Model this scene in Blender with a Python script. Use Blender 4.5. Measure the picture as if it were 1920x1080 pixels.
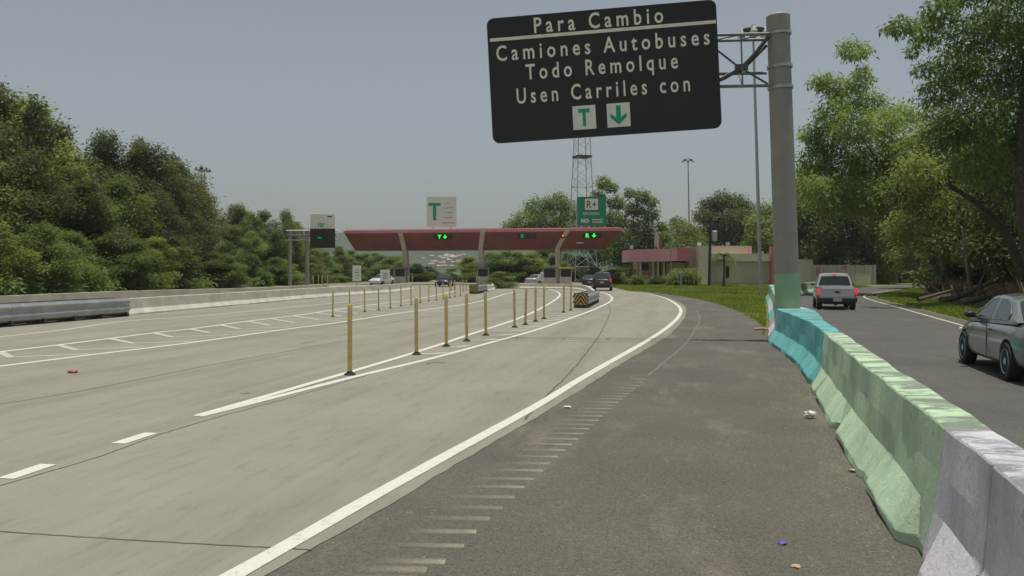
import bpy, bmesh, math, random
import numpy as np
from mathutils import Vector, Matrix, Quaternion

# ------------------------------------------------------------------ basics
for o in list(bpy.data.objects): bpy.data.objects.remove(o)
scene = bpy.context.scene
COL = scene.collection
rng = random.Random(7)
nrg = np.random.default_rng(11)
F, CX, CY, HOR, CAMH = 1560.0, 960.0, 540.0, 508.0, 1.86
PITCH = math.atan((CY - HOR) / F)
_fw = Vector((0, math.cos(PITCH), -math.sin(PITCH)))
_up = Vector((0, math.sin(PITCH), math.cos(PITCH)))

def ray(u, v):
    return _fw * F + Vector((1, 0, 0)) * (u - CX) - _up * (v - CY)
def G(u, v, z=0.0):
    d = ray(u, v); t = (z - CAMH) / d.z
    return Vector((d.x * t, d.y * t, z))
def P(u, v, Y):
    d = ray(u, v); t = Y / d.y
    return Vector((d.x * t, Y, CAMH + d.z * t))
def XY(u, Y):
    return (u - CX) / F * Y * math.cos(PITCH)

def tag(o, label=None, cat=None, group=None, kind=None):
    if label: o['label'] = label
    if cat: o['category'] = cat
    if group: o['group'] = group
    if kind: o['kind'] = kind
    return o
def empty(name, loc=(0, 0, 0), rz=0.0, label=None, cat=None, group=None):
    o = bpy.data.objects.new(name, None); COL.objects.link(o)
    o.location = loc; o.rotation_euler = (0, 0, rz); o.empty_display_size = .2
    return tag(o, label, cat, group)
def copy_tree(o, parent=None):
    c = o.copy(); COL.objects.link(c)
    if parent is not None: c.parent = parent
    for ch in list(o.children): copy_tree(ch, c)
    return c

class MB:
    def __init__(s): s.v, s.f, s.m = [], [], []
    def add(s, vs, fs, mi=0):
        b = len(s.v); s.v += [tuple(x) for x in vs]
        for f in fs: s.f.append([b + i for i in f]); s.m.append(mi)
        return s
    def box(s, c, d, mi=0, M=None):
        x, y, z = d[0] / 2, d[1] / 2, d[2] / 2
        vs = [Vector((i, j, k)) for k in (-z, z) for j in (-y, y) for i in (-x, x)]
        if M is not None: vs = [M @ q for q in vs]
        vs = [q + Vector(c) for q in vs]
        return s.add(vs, [(0, 2, 3, 1), (4, 5, 7, 6), (0, 1, 5, 4), (2, 6, 7, 3), (0, 4, 6, 2), (1, 3, 7, 5)], mi)
    def tube(s, pts, rads, n=8, mi=0, caps=True):
        pts = [Vector(p) for p in pts]
        if not hasattr(rads, '__len__'): rads = [rads] * len(pts)
        vs, fs = [], []; pu = None
        for i, p in enumerate(pts):
            d = (pts[min(i + 1, len(pts) - 1)] - pts[max(i - 1, 0)]).normalized()
            if pu is None: pu = d.orthogonal().normalized()
            u = (pu - d * pu.dot(d))
            u = u.normalized() if u.length > 1e-6 else d.orthogonal().normalized()
            pu = u; w = d.cross(u)
            for k in range(n):
                a = 2 * math.pi * k / n
                vs.append(p + (u * math.cos(a) + w * math.sin(a)) * rads[i])
        for i in range(len(pts) - 1):
            for k in range(n):
                fs.append((i * n + k, i * n + (k + 1) % n, (i + 1) * n + (k + 1) % n, (i + 1) * n + k))
        if caps:
            fs.append(tuple(range(n - 1, -1, -1))); fs.append(tuple((len(pts) - 1) * n + k for k in range(n)))
        return s.add(vs, fs, mi)
    def prism(s, poly, d, mi=0):           # poly: list of Vector, d: extrusion vector
        n = len(poly); d = Vector(d); a = [Vector(p) for p in poly]; vs = a + [p + d for p in a]
        fs = [tuple(range(n - 1, -1, -1)), tuple(range(n, 2 * n))]
        fs += [(i, (i + 1) % n, n + (i + 1) % n, n + i) for i in range(n)]
        return s.add(vs, fs, mi)
    def loft(s, rings, mi=0, closed=True, caps=True):
        n = len(rings[0]); vs = [q for r in rings for q in r]; fs = []
        for i in range(len(rings) - 1):
            for k in range(n if closed else n - 1):
                fs.append((i * n + k, i * n + (k + 1) % n, (i + 1) * n + (k + 1) % n, (i + 1) * n + k))
        if caps:
            fs.append(tuple(range(n - 1, -1, -1))); fs.append(tuple((len(rings) - 1) * n + k for k in range(n)))
        return s.add(vs, fs, mi)
    def lathe(s, prof, axis='x', n=24, c=(0, 0, 0), mi=0):   # prof: (r, t)
        vs, fs = [], []
        for r, t in prof:
            for k in range(n):
                a = 2 * math.pi * k / n; x, y = r * math.cos(a), r * math.sin(a)
                q = {'x': (t, x, y), 'y': (x, t, y), 'z': (x, y, t)}[axis]
                vs.append((q[0] + c[0], q[1] + c[1], q[2] + c[2]))
        for i in range(len(prof) - 1):
            for k in range(n):
                fs.append((i * n + k, i * n + (k + 1) % n, (i + 1) * n + (k + 1) % n, (i + 1) * n + k))
        fs.append(tuple(range(n - 1, -1, -1))); fs.append(tuple((len(prof) - 1) * n + k for k in range(n)))
        return s.add(vs, fs, mi)
    def build(s, name, mats, parent=None, smooth=False, bevel=0.0, fix=True):
        me = bpy.data.meshes.new(name)
        me.from_pydata(s.v, [], s.f); me.update()
        if not isinstance(mats, (list, tuple)): mats = [mats]
        for m in mats: me.materials.append(m)
        if len(mats) > 1: me.polygons.foreach_set('material_index', s.m)
        if fix:
            bm = bmesh.new(); bm.from_mesh(me); bmesh.ops.recalc_face_normals(bm, faces=bm.faces); bm.to_mesh(me); bm.free()
        if smooth:
            me.polygons.foreach_set('use_smooth', [True] * len(me.polygons))
            if hasattr(me, 'set_sharp_from_angle'): me.set_sharp_from_angle(angle=math.radians(40))
        o = bpy.data.objects.new(name, me); COL.objects.link(o)
        if parent is not None: o.parent = parent
        if bevel:
            b = o.modifiers.new('bevel', 'BEVEL'); b.width = bevel; b.segments = 2; b.limit_method = 'ANGLE'
        return o

# ------------------------------------------------------------------ materials
def nt(name):
    m = bpy.data.materials.new(name); m.use_nodes = True
    n = m.node_tree.nodes; n.clear()
    out = n.new('ShaderNodeOutputMaterial'); b = n.new('ShaderNodeBsdfPrincipled')
    m.node_tree.links.new(b.outputs[0], out.inputs[0])
    return m, m.node_tree, b, out
def N(t, kind, **kw):
    n = t.nodes.new(kind)
    for k, v in kw.items():
        if k in n.inputs: n.inputs[k].default_value = v
        else: setattr(n, k, v)
    return n
def noise(t, scale, detail=4, rough=.6, vec=None, dist=0.0):
    n = N(t, 'ShaderNodeTexNoise', Scale=scale, Detail=detail, Roughness=rough, Distortion=dist)
    if vec is not None: t.links.new(vec, n.inputs['Vector'])
    return n.outputs['Fac']
def ramp(t, fac, stops):
    r = N(t, 'ShaderNodeValToRGB'); t.links.new(fac, r.inputs[0]); e = r.color_ramp.elements
    while len(e) < len(stops): e.new(.5)
    for i, (p, c) in enumerate(stops):
        e[i].position = p; e[i].color = (*c, 1) if len(c) == 3 else c
    return r.outputs[0]
def mixc(t, fac, a, b, mode='MIX'):
    m = N(t, 'ShaderNodeMix', data_type='RGBA', blend_type=mode)
    for k, s in ((0, fac), (6, a), (7, b)):
        if hasattr(s, 'is_linked') or hasattr(s, 'links'): t.links.new(s, m.inputs[k])
        else: m.inputs[k].default_value = s if k == 0 else (*s, 1)
    return m.outputs[2]
def pos(t, scale=(1, 1, 1), world=True):
    if world: src = N(t, 'ShaderNodeNewGeometry').outputs['Position']
    else: src = N(t, 'ShaderNodeTexCoord').outputs['Object']
    mp = N(t, 'ShaderNodeMapping'); mp.inputs['Scale'].default_value = scale
    t.links.new(src, mp.inputs[0]); return mp.outputs[0]
def bump(t, b, h, strength=.3, dist=.02):
    n = N(t, 'ShaderNodeBump', Strength=strength, Distance=dist); t.links.new(h, n.inputs['Height']); t.links.new(n.outputs[0], b.inputs['Normal'])
def plain(name, c, rough=.6, metal=0.0, var=.15, vs=6.0, coat=0.0, world=False, bumpy=0.0):
    m, t, b, _ = nt(name)
    v = pos(t, world=world); f = noise(t, vs, 5, .65, v)
    lo = tuple(x * (1 - var) for x in c); hi = tuple(min(1, x * (1 + var)) for x in c)
    t.links.new(ramp(t, f, [(.3, lo), (.7, hi)]), b.inputs['Base Color'])
    b.inputs['Roughness'].default_value = rough; b.inputs['Metallic'].default_value = metal
    if coat: b.inputs['Coat Weight'].default_value = coat; b.inputs['Coat Roughness'].default_value = .08
    if bumpy: bump(t, b, noise(t, vs * 6, 4, .7, v), bumpy, .01)
    return m
def emit(name, c, s):
    m, t, b, _ = nt(name); b.inputs['Base Color'].default_value = (*[x * .3 for x in c], 1)
    b.inputs['Emission Color'].default_value = (*c, 1); b.inputs['Emission Strength'].default_value = s
    return m

# road direction used to streak the wear along the traffic
ROADANG = math.radians(-12)
def road_vec(t, sx, sy):
    g = N(t, 'ShaderNodeNewGeometry').outputs['Position']
    mp = N(t, 'ShaderNodeMapping'); mp.inputs['Rotation'].default_value = (0, 0, -ROADANG); mp.vector_type = 'POINT'
    t.links.new(g, mp.inputs[0])
    m2 = N(t, 'ShaderNodeMapping'); m2.inputs['Scale'].default_value = (sx, sy, 1); t.links.new(mp.outputs[0], m2.inputs[0])
    return m2.outputs[0]

def make_concrete():
    m, t, b, _ = nt('road_concrete')
    base = ramp(t, noise(t, .35, 5, .6, pos(t)), [(.3, (.250, .238, .190)), (.7, (.300, .288, .232))])
    st = ramp(t, noise(t, 1.0, 5, .62, road_vec(t, 1.1, .06)), [(.36, (.82, .81, .80)), (.55, (1, 1, 1))])
    c = mixc(t, .8, base, st, 'MULTIPLY')
    st2 = ramp(t, noise(t, 1.0, 6, .7, road_vec(t, 9, 1.5)), [(.34, (.70, .69, .68)), (.47, (1, 1, 1))])
    c = mixc(t, .5, c, st2, 'MULTIPLY')
    fine = ramp(t, noise(t, 60, 3, .8, pos(t)), [(.25, (.80, .80, .79)), (.75, (1.14, 1.14, 1.13))])
    c = mixc(t, .7, c, fine, 'MULTIPLY')
    spot = ramp(t, noise(t, 2.3, 6, .75, road_vec(t, 2.2, .7)), [(.60, (1, 1, 1)), (.70, (.72, .70, .68))])
    c = mixc(t, .45, c, spot, 'MULTIPLY')
    t.links.new(c, b.inputs['Base Color']); b.inputs['Roughness'].default_value = .85; b.inputs['Specular IOR Level'].default_value = .25
    bump(t, b, noise(t, 45, 4, .8, pos(t)), .25, .01)
    return m
def make_asphalt(name, lo, hi, dust):
    m, t, b, _ = nt(name)
    c = ramp(t, noise(t, .5, 5, .65, pos(t)), [(.3, lo), (.7, hi)])
    d = ramp(t, noise(t, .8, 6, .7, road_vec(t, 1, .35)), [(.52, (0, 0, 0)), (.74, (1, 1, 1))])
    c = mixc(t, d, c, dust)
    fine = ramp(t, noise(t, 85, 2, .8, pos(t)), [(.32, (.45, .45, .45)), (.70, (1.5, 1.5, 1.47))])
    cm = ramp(t, noise(t, 26, 4, .8, pos(t)), [(.33, (.72, .72, .72)), (.68, (1.25, 1.25, 1.23))])
    c = mixc(t, .7, c, cm, 'MULTIPLY')
    c = mixc(t, .8, c, fine, 'MULTIPLY')
    peb = N(t, 'ShaderNodeTexVoronoi', Scale=55.0); t.links.new(pos(t), peb.inputs['Vector'])
    pk = ramp(t, peb.outputs['Distance'], [(.05, (1, 1, 1)), (.16, (0, 0, 0))])
    sel = ramp(t, peb.outputs['Color'], [(.80, (0, 0, 0)), (.88, (1, 1, 1))])
    pm = mixc(t, 1.0, pk, sel, 'MULTIPLY')
    c = mixc(t, pm, c, (.26, .25, .22))
    t.links.new(c, b.inputs['Base Color']); b.inputs['Roughness'].default_value = .9; b.inputs['Specular IOR Level'].default_value = .2
    bump(t, b, noise(t, 90, 3, .8, pos(t)), .4, .008)
    return m
def make_marking(name, c, worn):
    m, t, b, _ = nt(name)
    f = ramp(t, noise(t, 9, 6, .75, pos(t)), [(.30, (0, 0, 0)), (.46, (1, 1, 1))])
    cc = mixc(t, f, worn, c)
    g = ramp(t, noise(t, 40, 3, .7, pos(t)), [(.3, (.85, .85, .84)), (.7, (1.05, 1.05, 1.04))])
    t.links.new(mixc(t, .7, cc, g, 'MULTIPLY'), b.inputs['Base Color']); b.inputs['Roughness'].default_value = .75
    return m
def make_painted(name, c, bare=(.46, .44, .40)):
    m, t, b, _ = nt(name)
    v = pos(t)
    col = ramp(t, noise(t, 1.5, 4, .6, v), [(.3, tuple(x * .82 for x in c)), (.7, tuple(min(1, x * 1.1) for x in c))])
    # rain streaks down the sides
    stv = noise(t, 1.0, 5, .7, pos(t, (6, 6, .8)))
    s = ramp(t, stv, [(.32, (.66, .65, .63)), (.54, (1, 1, 1))])
    col = mixc(t, .45, col, s, 'MULTIPLY')
    # grime lying on the flat top
    nz = N(t, 'ShaderNodeSeparateXYZ'); t.links.new(N(t, 'ShaderNodeNewGeometry').outputs['Normal'], nz.inputs[0])
    top = ramp(t, nz.outputs[2], [(.75, (0, 0, 0)), (.92, (1, 1, 1))])
    gr = ramp(t, noise(t, 1.0, 6, .68, pos(t, (1.2, 4.2, 1.2)), .6), [(.46, (0, 0, 0)), (.55, (1, 1, 1))])
    gm = mixc(t, 1.0, top, gr, 'MULTIPLY')
    col = mixc(t, gm, col, tuple(x * .30 + .05 for x in c))
    # flaked paint
    fl = ramp(t, noise(t, 6, 8, .75, v), [(.605, (0, 0, 0)), (.64, (1, 1, 1))])
    col = mixc(t, fl, col, bare)
    sp = ramp(t, noise(t, 38, 3, .8, v), [(.3, (.80, .80, .80)), (.7, (1.10, 1.10, 1.10))])
    col = mixc(t, .6, col, sp, 'MULTIPLY')
    t.links.new(col, b.inputs['Base Color']); b.inputs['Roughness'].default_value = .8
    hgt = noise(t, 16, 6, .75, v); bump(t, b, hgt, .55, .025)
    return m
def make_leaf(name, a, bcol, trans=.35):
    m, t, b, out = nt(name)
    at = N(t, 'ShaderNodeAttribute', attribute_name='tint'); 
    c = mixc(t, at.outputs['Fac'], a, bcol)
    oi = N(t, 'ShaderNodeObjectInfo')
    r = ramp(t, oi.outputs['Random'], [(0, (.66, .70, .70)), (.5, (1.0, 1.0, .95)), (1, (1.38, 1.22, 1.05))])
    c = mixc(t, 1.0, c, r, 'MULTIPLY')
    b.inputs['Roughness'].default_value = .55; b.inputs['Specular IOR Level'].default_value = .3
    t.links.new(c, b.inputs['Base Color'])
    tr = N(t, 'ShaderNodeBsdfTranslucent'); t.links.new(mixc(t, 1.0, c, (1.25, 1.3, .6), 'MULTIPLY'), tr.inputs[0])
    mx = N(t, 'ShaderNodeMixShader'); mx.inputs[0].default_value = trans
    t.links.new(b.outputs[0], mx.inputs[1]); t.links.new(tr.outputs[0], mx.inputs[2]); t.links.new(mx.outputs[0], out.inputs[0])
    return m

M = {}
M['concrete'] = make_concrete()
M['shoulder'] = make_asphalt('shoulder_asphalt', (.108, .101, .082), (.140, .131, .108), (.215, .195, .155))
M['ramp'] = make_asphalt('ramp_asphalt', (.100, .095, .089), (.128, .122, .114), (.14, .133, .12))
M['white'] = make_marking('road_paint_white', (.66, .65, .57), (.42, .40, .33))
M['white_faint'] = make_marking('road_paint_worn', (.48, .47, .40), (.34, .33, .27))
M['yellow_line'] = make_marking('road_paint_yellowish', (.55, .50, .33), (.25, .22, .16))
M['joint'] = plain('joint_tar', (.10, .095, .085), .9, var=.4, vs=3, world=True)
M['barrier_concrete'] = plain('barrier_concrete', (.55, .525, .44), .85, var=.18, vs=1.2, world=True, bumpy=.3)
M['wall_concrete'] = plain('wall_concrete', (.42, .385, .31), .85, var=.22, vs=.8, world=True, bumpy=.3)
M['teal'] = make_painted('paint_turquoise', (.15, .52, .50))
M['green'] = make_painted('paint_pale_green', (.52, .69, .46))
M['lilac'] = make_painted('paint_pale_lilac', (.68, .65, .70))
M['pink_p'] = make_painted('paint_faded_pink', (.46, .33, .33))
M['pole_green'] = plain('pole_paint_green', (.27, .43, .26), .65, var=.12, vs=2)
M['steel'] = plain('weathered_steel', (.31, .29, .255), .65, .1, var=.1, vs=1.5)
M['steel_dark'] = plain('dark_steel', (.10, .098, .092), .55, .35, var=.2, vs=2)
M['galv'] = plain('galvanised_steel', (.42, .43, .43), .42, .75, var=.2, vs=2.5)
M['steel_mid'] = plain('truss_steel', (.20, .205, .21), .5, .2, var=.15)
M['mast_grey'] = plain('mast_paint_grey', (.42, .43, .43), .5, .15, var=.1)
M['guard'] = plain('guard_panel_steel', (.40, .41, .41), .45, .4, var=.25, vs=1.5)
M['black_sign'] = plain('sign_face_black', (.021, .020, .018), .6, var=.15, vs=1)
M['sign_edge'] = plain('sign_edge_aluminium', (.26, .26, .25), .4, .7, var=.1)
M['legend'] = plain('sign_legend', (.86, .82, .68), .55, var=.12, vs=3)
M['tile_white'] = plain('sign_tile_white', (.82, .79, .70), .55, var=.08, vs=3)
M['sign_green'] = plain('sign_green', (.012, .36, .19), .5, var=.1, vs=2)
M['sign_green2'] = plain('sign_board_green', (.012, .26, .13), .5, var=.1, vs=2)
M['grey_text'] = plain('sign_small_text', (.22, .22, .2), .6, var=.1)
M['dark_ink'] = plain('dark_ink', (.03, .03, .03), .6, var=.1)
M['post_y'] = plain('post_amber', (.56, .43, .14), .55, var=.2, vs=5)
M['post_w'] = plain('post_band_pale', (.50, .46, .33), .5, var=.1)
M['rubber'] = plain('black_rubber', (.018, .018, .018), .8, var=.2)
M['orange'] = plain('chevron_orange', (.55, .36, .07), .55, var=.15, vs=3)
M['bush_grey'] = plain('cushion_grey', (.20, .20, .21), .6, var=.2)
M['canopy_front'] = plain('canopy_red_brown', (.215, .066, .062), .6, var=.18, vs=.5, world=True)
M['canopy_trim'] = plain('canopy_pink_trim', (.66, .25, .28), .6, var=.12, vs=.5, world=True)
M['canopy_roof'] = plain('canopy_roof', (.33, .13, .13), .7, var=.15, vs=.5)
M['display_box'] = plain('display_housing', (.05, .028, .025), .6, var=.1)
M['soffit'] = plain('canopy_soffit', (.20, .17, .15), .8, var=.1)
M['column'] = plain('column_concrete', (.55, .475, .39), .8, var=.15, vs=.8)
M['pink'] = plain('building_pink', (.74, .34, .38), .7, var=.12, vs=.25, world=True)
M['red_b'] = plain('building_red', (.52, .16, .17), .7, var=.12, vs=.4, world=True)
M['cream'] = plain('building_cream', (.66, .57, .45), .8, var=.1, vs=.25, world=True)
M['beige'] = plain('building_beige', (.55, .47, .37), .8, var=.1, vs=.25, world=True)
M['block'] = plain('building_block_grey', (.42, .385, .31), .85, var=.12, vs=.3, world=True)
M['dark_window'] = plain('window_dark', (.018, .02, .02), .15, var=.3)
M['bark'] = plain('bark', (.105, .08, .058), .9, var=.35, vs=3, bumpy=.5)
M['bark_pale'] = plain('bark_pale', (.19, .155, .11), .9, var=.3, vs=3, bumpy=.5)
M['log'] = plain('dead_wood', (.12, .085, .058), .9, var=.3, vs=2, bumpy=.5)
M['leaf_dark'] = make_leaf('leaves_dark', (.066, .090, .038), (.128, .156, .068), .45)
M['leaf_mid'] = make_leaf('leaves_mid', (.108, .152, .056), (.215, .278, .108), .5)
M['leaf_olive'] = make_leaf('leaves_olive', (.096, .110, .056), (.170, .184, .090), .45)
M['leaf_light'] = make_leaf('leaves_light', (.120, .172, .060), (.228, .300, .112), .5)
M['leaf_near'] = make_leaf('leaves_near', (.165, .222, .085), (.280, .358, .142), .55)
M['grass'] = make_leaf('grass_blades', (.145, .200, .040), (.27, .33, .085), .45)
M['dry'] = make_leaf('dry_undergrowth', (.10, .078, .04), (.17, .13, .07), .2)
M['tyre'] = M['rubber']
M['rim'] = plain('alloy_rim', (.62, .63, .65), .35, .8, var=.1)
M['glass'] = plain('tinted_glass', (.03, .038, .034), .04, var=.2)
M['glass_lt'] = plain('tinted_glass_pale', (.045, .05, .055), .1, var=.2)
M['black_pl'] = plain('black_plastic', (.02, .02, .021), .5, var=.2)
M['sedan'] = plain('paint_grey_green', (.18, .195, .18), .3, .25, var=.05, vs=1, coat=1.0)
M['silver'] = plain('paint_silver', (.54, .54, .53), .34, .45, var=.06, vs=1, coat=.6)
M['suv'] = plain('paint_charcoal', (.040, .042, .046), .28, .3, var=.06, vs=1, coat=.8)
M['navy'] = plain('paint_dark_navy', (.02, .022, .045), .28, .3, var=.06, vs=1, coat=.8)
M['black_c'] = plain('paint_black', (.018, .018, .02), .28, .2, var=.06, vs=1, coat=.8)
M['white_c'] = plain('paint_white', (.62, .62, .60), .35, 0, var=.05, vs=1, coat=.5)
M['plate'] = plain('plate_pale', (.45, .45, .42), .5, var=.1)
M['chrome'] = plain('chrome', (.6, .6, .6), .12, 1, var=.05)
M['blue_em'] = plain('emblem_blue', (.02, .05, .16), .25, .2, var=.1)
M['tail'] = emit('brake_light_lit', (1, .012, .025), .85)
M['tail_dim'] = plain('tail_lens', (.22, .01, .012), .25, var=.1)
M['led_g'] = emit('led_green', (.02, .95, .06), 1.7)
M['led_gd'] = emit('led_green_weak', (.02, .6, .08), .35)
M['led_r'] = emit('led_red', (1, .10, .12), 2.0)
M['lamp_glass'] = plain('floodlight_glass', (.75, .72, .66), .2, var=.1)
M['litter'] = plain('litter_white', (.68, .66, .60), .7, var=.1, vs=20)
M['litter_red'] = plain('litter_red', (.45, .06, .05), .6, var=.2)
M['litter_blue'] = plain('litter_blue', (.10, .09, .35), .6, var=.2)
M['litter_tan'] = plain('litter_tan', (.45, .34, .22), .8, var=.2)
M['flag_red'] = plain('flag_red', (.42, .10, .08), .8, var=.1)
M['flag_white'] = plain('flag_white', (.5, .48, .45), .8, var=.1)
M['yellow'] = plain('awning_yellow', (.50, .38, .05), .6, var=.1)
M['trans'] = plain('transformer_pale', (.48, .48, .45), .5, var=.1)
M['wood_pole'] = plain('utility_pole_wood', (.055, .047, .04), .9, var=.3, vs=2)

def make_ground():
    m, t, b, _ = nt('ground_earth')
    c = ramp(t, noise(t, .25, 6, .7, pos(t)), [(.3, (.090, .125, .028)), (.55, (.150, .195, .045)), (.78, (.19, .18, .075))])
    g = ramp(t, noise(t, 9, 4, .7, pos(t)), [(.3, (.7, .7, .7)), (.7, (1.2, 1.2, 1.15))])
    t.links.new(mixc(t, .8, c, g, 'MULTIPLY'), b.inputs['Base Color']); b.inputs['Roughness'].default_value = .95
    bump(t, b, noise(t, 6, 5, .75, pos(t)), .6, .08)
    return m
def make_bank():
    m, t, b, _ = nt('bank_earth')
    c = ramp(t, noise(t, .5, 6, .7, pos(t)), [(.34, (.035, .048, .016)), (.5, (.07, .065, .03)), (.68, (.125, .088, .055))])
    g = ramp(t, noise(t, 5, 5, .75, pos(t)), [(.3, (.6, .6, .6)), (.7, (1.2, 1.2, 1.2))])
    t.links.new(mixc(t, .8, c, g, 'MULTIPLY'), b.inputs['Base Color']); b.inputs['Roughness'].default_value = .95
    bump(t, b, noise(t, 3, 5, .75, pos(t)), .8, .15)
    return m
def make_hill():
    m, t, b, _ = nt('wooded_hill')
    c = ramp(t, noise(t, .02, 8, .75, pos(t)), [(.32, (.025, .045, .022)), (.6, (.06, .09, .04)), (.75, (.11, .12, .07))])
    t.links.new(c, b.inputs['Base Color']); b.inputs['Roughness'].default_value = .95
    bump(t, b, noise(t, .06, 6, .8, pos(t)), .8, 6.0)
    return m
M['ground'] = make_ground(); M['bank'] = make_bank(); M['hill'] = make_hill()

# ------------------------------------------------------------------ curves on the ground
def catmull(pts, sub=8):
    pts = [Vector(p) for p in pts]; out = []
    for i in range(len(pts) - 1):
        p0 = pts[max(i - 1, 0)]; p1 = pts[i]; p2 = pts[i + 1]; p3 = pts[min(i + 2, len(pts) - 1)]
        for k in range(sub):
            s = k / sub
            out.append(.5 * ((2 * p1) + (p2 - p0) * s + (2 * p0 - 5 * p1 + 4 * p2 - p3) * s * s + (3 * p1 - p0 - 3 * p2 + p3) * s ** 3))
    out.append(pts[-1]); return out
def ribbon(mb, pts, w, z, jit=0.0):
    pts = [Vector(p) for p in pts]; vs = []
    for i, p in enumerate(pts):
        d = pts[min(i + 1, len(pts) - 1)] - pts[max(i - 1, 0)]
        n = Vector((-d.y, d.x, 0)); n = n.normalized() if n.length > 1e-9 else Vector((1, 0, 0))
        for s in (-.5, .5):
            q = p + n * (w * s + rng.uniform(-jit, jit)); vs.append((q.x, q.y, z))
    mb.add(vs, [(2 * i, 2 * i + 2, 2 * i + 3, 2 * i + 1) for i in range(len(pts) - 1)])
def sheet(name, left, right, z, mat, lab_kind='structure'):
    n = len(left); vs = [(p[0], p[1], z) for p in left] + [(p[0], p[1], z) for p in right]
    mb = MB(); mb.add(vs, [(i, n + i, n + i + 1, i + 1) for i in range(n - 1)])
    o = mb.build(name, mat); tag(o, kind=lab_kind); return o
def resample(pts, n):
    pts = [Vector((p[0], p[1], 0)) for p in pts]; L = [0]
    for a, b in zip(pts, pts[1:]): L.append(L[-1] + (b - a).length)
    out = []
    for i in range(n):
        s = L[-1] * i / (n - 1); j = max(k for k in range(len(L)) if L[k] <= s + 1e-9); j = min(j, len(pts) - 2)
        out.append(pts[j].lerp(pts[j + 1], (s - L[j]) / max(1e-9, L[j + 1] - L[j])))
    return out
def smooth(pts, it=12):
    pts = [Vector(p) for p in pts]
    for _ in range(it):
        pts = [pts[0]] + [(pts[i - 1] + pts[i] * 2 + pts[i + 1]) / 4 for i in range(1, len(pts) - 1)] + [pts[-1]]
    return pts
def px(l): return [G(u, v) for u, v in l]

# ground sheet
mb = MB(); xs = [-3000, -300, -80, -20, 40, 120, 400, 3000]; ys = [-120, -10, 40, 120, 300, 900, 3200]
mb.add([(x, y, -.03) for y in ys for x in xs], [(j * 8 + i, j * 8 + i + 1, j * 8 + i + 9, j * 8 + i + 8) for j in range(6) for i in range(7)])
tag(mb.build('ground', M['ground']), kind='structure')

# concrete carriageway
edge = px([(640, 1007), (767, 927), (827, 890), (977, 795), (1082, 740), (1145, 692), (1225, 647), (1265, 620), (1287, 587), (1282, 572), (1257, 560), (1230, 553)])
edge = [Vector((-3.9, -4, 0)), Vector((-2.6, 2, 0))] + edge
redge = smooth(resample(catmull(edge, 6), 90), 14)
redge_far = redge + [Vector((12.6, 80, 0)), Vector((13.5, 100, 0)), Vector((14, 125, 0)), Vector((14, 220, 0))]
right = []
for i, p in enumerate(redge_far):
    j = .012 * math.sin(p.y * 3.1) + .008 * math.sin(p.y * 9.7 + 1) if p.y < 40 else 0
    right.append(p + Vector((j, 0, 0)))
# denser ragged edge near the camera
dense = resample(right[:50], 160) + right[50:]
right = [p + (Vector((rng.uniform(-.014, .014), 0, 0)) if p.y < 30 else Vector()) for p in dense]
def left_x(y):
    k = [(-10, -60), (30, -36), (40, -29), (60, -25), (90, -24), (220, -24)]
    for (a, xa), (b, xb) in zip(k, k[1:]):
        if y <= b: return xa + (xb - xa) * (y - a) / (b - a)
    return -24
left = [Vector((left_x(p.y), p.y, 0)) for p in right]
sheet('road', left, right, 0.0, M['concrete'])

# asphalt shoulder between the concrete and the barrier / grass, running 4 mm under the concrete edge
toe_px = [(1708, 1070), (1633, 935), (1573, 831), (1526, 740), (1492, 683), (1440, 642)]
toe = [Vector((1.05, 0, 0)), Vector((1.75, 2.5, 0))] + px(toe_px)
toe_path = catmull(toe, 10)
grass_edge = px([(1436, 612), (1420, 600), (1380, 580), (1340, 567), (1290, 557), (1230, 549), (1180, 546)])
sh_right = [p + Vector((.35, 0, 0)) for p in toe_path] + [p for p in grass_edge]
nS = 90
sh_r = resample([Vector((.6, -4, 0))] + sh_right, nS)
sh_l = resample([p - Vector((.5, 0, 0)) for p in redge if p.y <= 72], nS)
sheet('road_shoulder', sh_l, sh_r, -.005, M['shoulder'])

# ramp road on the far side of the barrier
rR = [(4.4, -6), (7.6, 3.2), (11.0, 14.2), (13.2, 21.4), (15.4, 28.4), (19.6, 42), (25, 59), (31, 71), (39, 83), (52, 96), (75, 112), (110, 130)]
rL = [(.8, -6), (2.3, 3.2), (5.2, 14.2), (7.2, 22), (9.2, 29), (12.7, 40), (17.2, 55), (22.5, 67), (30, 80), (42, 98), (64, 120), (100, 142)]
Rr = catmull([Vector((x + .7, y, 0)) for x, y in rR], 6); Rl = catmull([Vector((x, y, 0)) for x, y in rL], 6)
sheet('ramp_road', Rl, Rr, -.008, M['ramp'])

# painted markings
def marking(name, lines, mat, z=.005, jit=0.0):
    mb = MB()
    for pts, w in lines: ribbon(mb, pts, w, z, jit)
    return tag(mb.build(name, mat, fix=False), kind='structure')
A = [Vector((-3.3, .6, 0))] + px([(460, 1068), (577, 1000), (640, 967), (827, 857), (1003, 767), (1025, 750), (1070, 721), (1120, 692), (1217, 637), (1260, 607), (1277, 585), (1270, 572), (1250, 560), (1230, 554), (1207, 551)])
A[0] = A[1] + (A[1] - A[3]) * 1.6
gr = px([(372, 781), (450, 763), (560, 734), (660, 706), (777, 681), (850, 662), (927, 640), (993, 623), (1060, 600), (1110, 582), (1140, 568), (1148, 560), (1140, 552), (1123, 547)])
gl = px([(372, 780), (450, 759), (560, 725), (660, 697), (773, 663), (827, 646), (893, 623), (957, 603), (1007, 582), (1040, 563), (1050, 553), (1045, 547), (1030, 543)])
hu = px([(0, 660), (110, 647), (213, 634), (300, 623), (357, 617), (460, 603), (567, 590), (620, 582), (692, 572), (730, 567), (792, 559), (855, 545)])
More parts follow.
